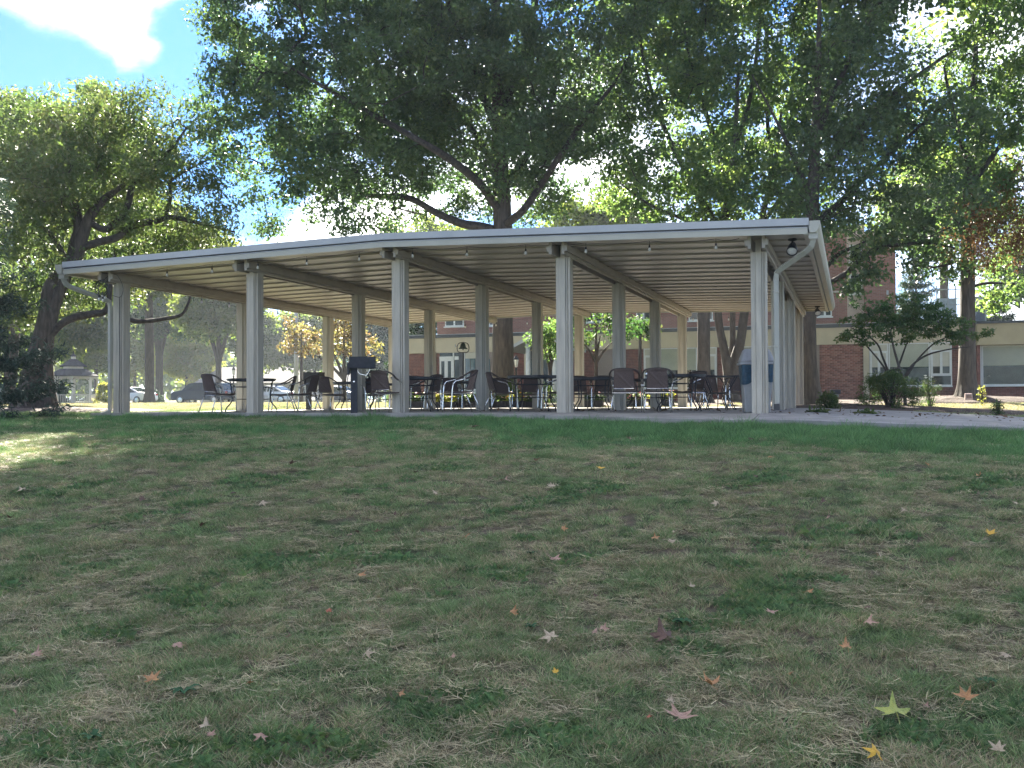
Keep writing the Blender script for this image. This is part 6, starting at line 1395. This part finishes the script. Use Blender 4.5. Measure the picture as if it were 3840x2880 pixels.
LV = [(3360, 2715, 118, 'star', 'lime', 'bright yellow-green star-shaped leaf near the lower right corner'), (2500, 2420, 112, 'broad', 'brown', 'large dark brown curled leaf in the right foreground'), (2545, 2737, 108, 'star', 'tan', 'wide pinkish star leaf lying flat at the bottom centre right'), (2672, 2612, 88, 'star', 'orange', 'curled orange-tan leaf with long stem, above right of the pinkish star leaf'),
      (2066, 2418, 66, 'star', 'pale', 'pale golden star leaf left of the large dark brown leaf'), (772, 2765, 62, 'broad', 'pale', 'folded leaf half green half brown with upright stem at the bottom left'), (790, 2800, 38, 'star', 'tan', 'small tan leaf touching the folded two-coloured leaf'), (980, 2800, 55, 'star', 'tan', 'pinkish leaf with raised lobes at the bottom, right of the two-coloured leaf'),
      (570, 2585, 60, 'star', 'orange', 'upright curled brown leaf beside the jagged weed at lower left'), (130, 2488, 62, 'oak', 'tan', 'bent tan leaf with thin stem near the left edge'), (1370, 2482, 48, 'star', 'pale', 'pale yellow leaf with two points left of centre foreground'), (664, 2448, 58, 'broad', 'tan', 'dull tan leaf lying behind the curled brown leaf at lower left'),
      (2253, 1772, 44, 'broad', 'yellow', 'bright golden yellow leaf alone on the upper middle lawn'), (2070, 1843, 44, 'oak', 'pale', 'pale deeply lobed oak leaf left below the golden yellow leaf'), (2110, 2002, 32, 'star', 'orange', 'small orange-tan leaf in the middle of the lawn'), (2080, 2120, 48, 'star', 'tan', 'long twisted pinkish leaf in the middle of the lawn'), (3395, 1935, 42, 'oak', 'pale', 'pale lobed leaf on the right half of the lawn'),
      (3712, 2028, 50, 'broad', 'yellow', 'deep yellow leaf near the right edge of the lawn'), (3250, 2362, 62, 'star', 'tan', 'pinkish crumpled leaf, lower of a close pair on the right'), (3252, 2305, 42, 'oak', 'brown', 'thin brown leaf just above the crumpled pinkish leaf on the right'), (2890, 2326, 42, 'star', 'tan', 'small pink leaf right of the large dark brown leaf'), (3178, 2462, 62, 'oak', 'orange', 'curled orange-tan leaf below the close pair on the right'),
      (3622, 2662, 76, 'star', 'orange', 'tan leaf with upturned brown lobe right of the yellow-green star leaf'), (3782, 2492, 58, 'broad', 'pale', 'pale leaf at the right edge of the foreground'), (2262, 2388, 42, 'star', 'tan', 'small pinkish leaf, right one of two left of the large dark brown leaf'), (2228, 2402, 36, 'broad', 'tan', 'small pinkish leaf, left one of two left of the large dark brown leaf'),
      (1920, 2325, 46, 'oak', 'orange', 'small orange-tan lobed leaf just left of the centre foreground'), (1350, 2178, 44, 'star', 'orange', 'orange leaf standing in dry grass left of centre'), (1232, 2318, 32, 'broad', 'red', 'small russet leaf below left of the orange leaf in dry grass'), (2522, 2056, 42, 'broad', 'pale', 'very pale torn leaf, right one of three small ones in a row'), (2455, 2040, 34, 'star', 'orange', 'small orange leaf, left one of three small ones in a row'), (2530, 2018, 26, 'star', 'pale', 'tiny straw leaf above the very pale torn leaf'),
      (3472, 2690, 36, 'broad', 'tan', 'small dull pink leaf between the yellow-green star and the upturned leaf'), (2432, 2735, 34, 'broad', 'red', 'small dark red leaf left of the pinkish star leaf'), (2515, 2670, 44, 'oak', 'pale', 'small pale yellow curled leaf just above the pinkish star leaf'), (3290, 2868, 74, 'star', 'yellow', 'golden leaf cut by the bottom edge of the view'), (3745, 2860, 60, 'star', 'pale', 'straw leaf at the bottom right corner'), (2085, 2560, 34, 'broad', 'yellow', 'small yellow and pink leaf in the lower middle')]
LS = [(1091, 1752), (870, 1860), (535, 1888), (86, 1885), (1310, 2022), (1345, 2015), (2840, 1800), (2895, 1724), (2690, 1903), (3095, 1898), (3098, 1964), (2575, 2013), (3150, 1804), (3672, 1803), (3815, 1905), (2775, 2148), (1412, 2016), (2010, 1740), (85, 1846), (40, 1960), (1560, 1785), (1640, 1865), (1745, 2030), (980, 1900), (2600, 2230), (3030, 2245), (320, 2330), (930, 2595), (55, 2712), (1170, 2200), (1890, 1812), (2360, 1655), (1770, 1605), (2820, 1655), (3480, 1760), (1480, 1950), (755, 1990), (2240, 2260), (3560, 2120), (3300, 2100), (1080, 2420), (1700, 2500), (1500, 2640), (2960, 2560)]
nl = 0
mcache = {}
for i, (px, py, wpx, kd, c, lb) in enumerate(LV+[(a, b_, random.uniform(24, 40), random.choice(['star', 'oak', 'broad']), random.choice(['tan', 'orange', 'pale', 'tan', 'brown']), None) for a, b_ in LS]):
    p = hit(px, py+8); dd = (p-CAM)@_F; s = wpx*dd/FPX/1.35; big = lb is not None
    key = (kd, c, i if big else i % 4)
    if key not in mcache: mcache[key] = leaf_mesh(kd, i, LC[c])
    bm1, bm2 = mcache[key]
    o = put('fallen_leaf', bm1); o.location = (p[0], p[1], p[2]+.065); o.scale = (s, s, s); o.rotation_euler = (random.uniform(.1, .75), random.uniform(-.3, .3), random.uniform(-2.5, 2.5) if not big else random.uniform(-1, 1))
    if kd == 'star' and c == 'lime': o.rotation_euler = (.5, .1, .25)
    q = put('stem', bm2, o)
    if big: tag(o, lb, 'leaf', 'fallen leaves on the lawn')
    else: tag(o, 'small dry curled leaf lying among the grass of the shaded lawn', 'leaf', 'small dry leaves on the lawn')
# litter on the concrete
C = []
for _ in range(240):
    x, y = (random.uniform(9, 14.4), random.uniform(.3, 7)) if random.random() < .45 else (random.uniform(14.6, 20), random.uniform(-1.0, 4.5)); C.append((x, y, z_at(x, y)+.012))
V, F, rn = leaf_cloud(np.array(C), 1, (.02, .02, .002), .09, .5, 0, 2.5); o = put('leaf_litter', np_mesh('leaf_litter', V, F, leaf_mat('brown_litter', [(.09, .05, .03), (.18, .11, .07), (.07, .09, .03)], [(.1, .06, .03), (.2, .1, .05)], .2, .8), rn)); o['kind'] = 'stuff'
for (x, y, lb) in [(15.35, 1.6, 'clump of green fallen twigs and leaves lying on the concrete beside the rear posts'), (16.3, 1.9, 'second clump of fallen leaves farther right on the concrete walk')]:
    C = np.array([(random.gauss(0, .10), random.gauss(0, .08), .025) for _ in range(12)]); V, F, rn = leaf_cloud(C, 10, (.08, .08, .025), .09, .4, 0, 1); o = put('twig_clump', np_mesh('twig_clump', V, F, LM['shrub'], rn), None, (x, y, z_at(x, y))); tag(o, lb, 'twigs')

# ================================================================ air: thin haze added to stand for the lens veil over the darks
hm = bpy.data.materials.new('haze_veil'); hm.use_nodes = True; t_ = hm.node_tree; t_.nodes.clear()
pv = t_.nodes.new('ShaderNodeVolumePrincipled'); pv.inputs['Color'].default_value = (.80, .90, 1.0, 1); pv.inputs['Density'].default_value = .00045; pv.inputs['Anisotropy'].default_value = .25
oo = t_.nodes.new('ShaderNodeOutputMaterial'); t_.links.new(pv.outputs[0], oo.inputs['Volume'])
hz = MB().box(-262, 262, -64, 512, -4, 30).build('haze', hm); hz['kind'] = 'stuff'
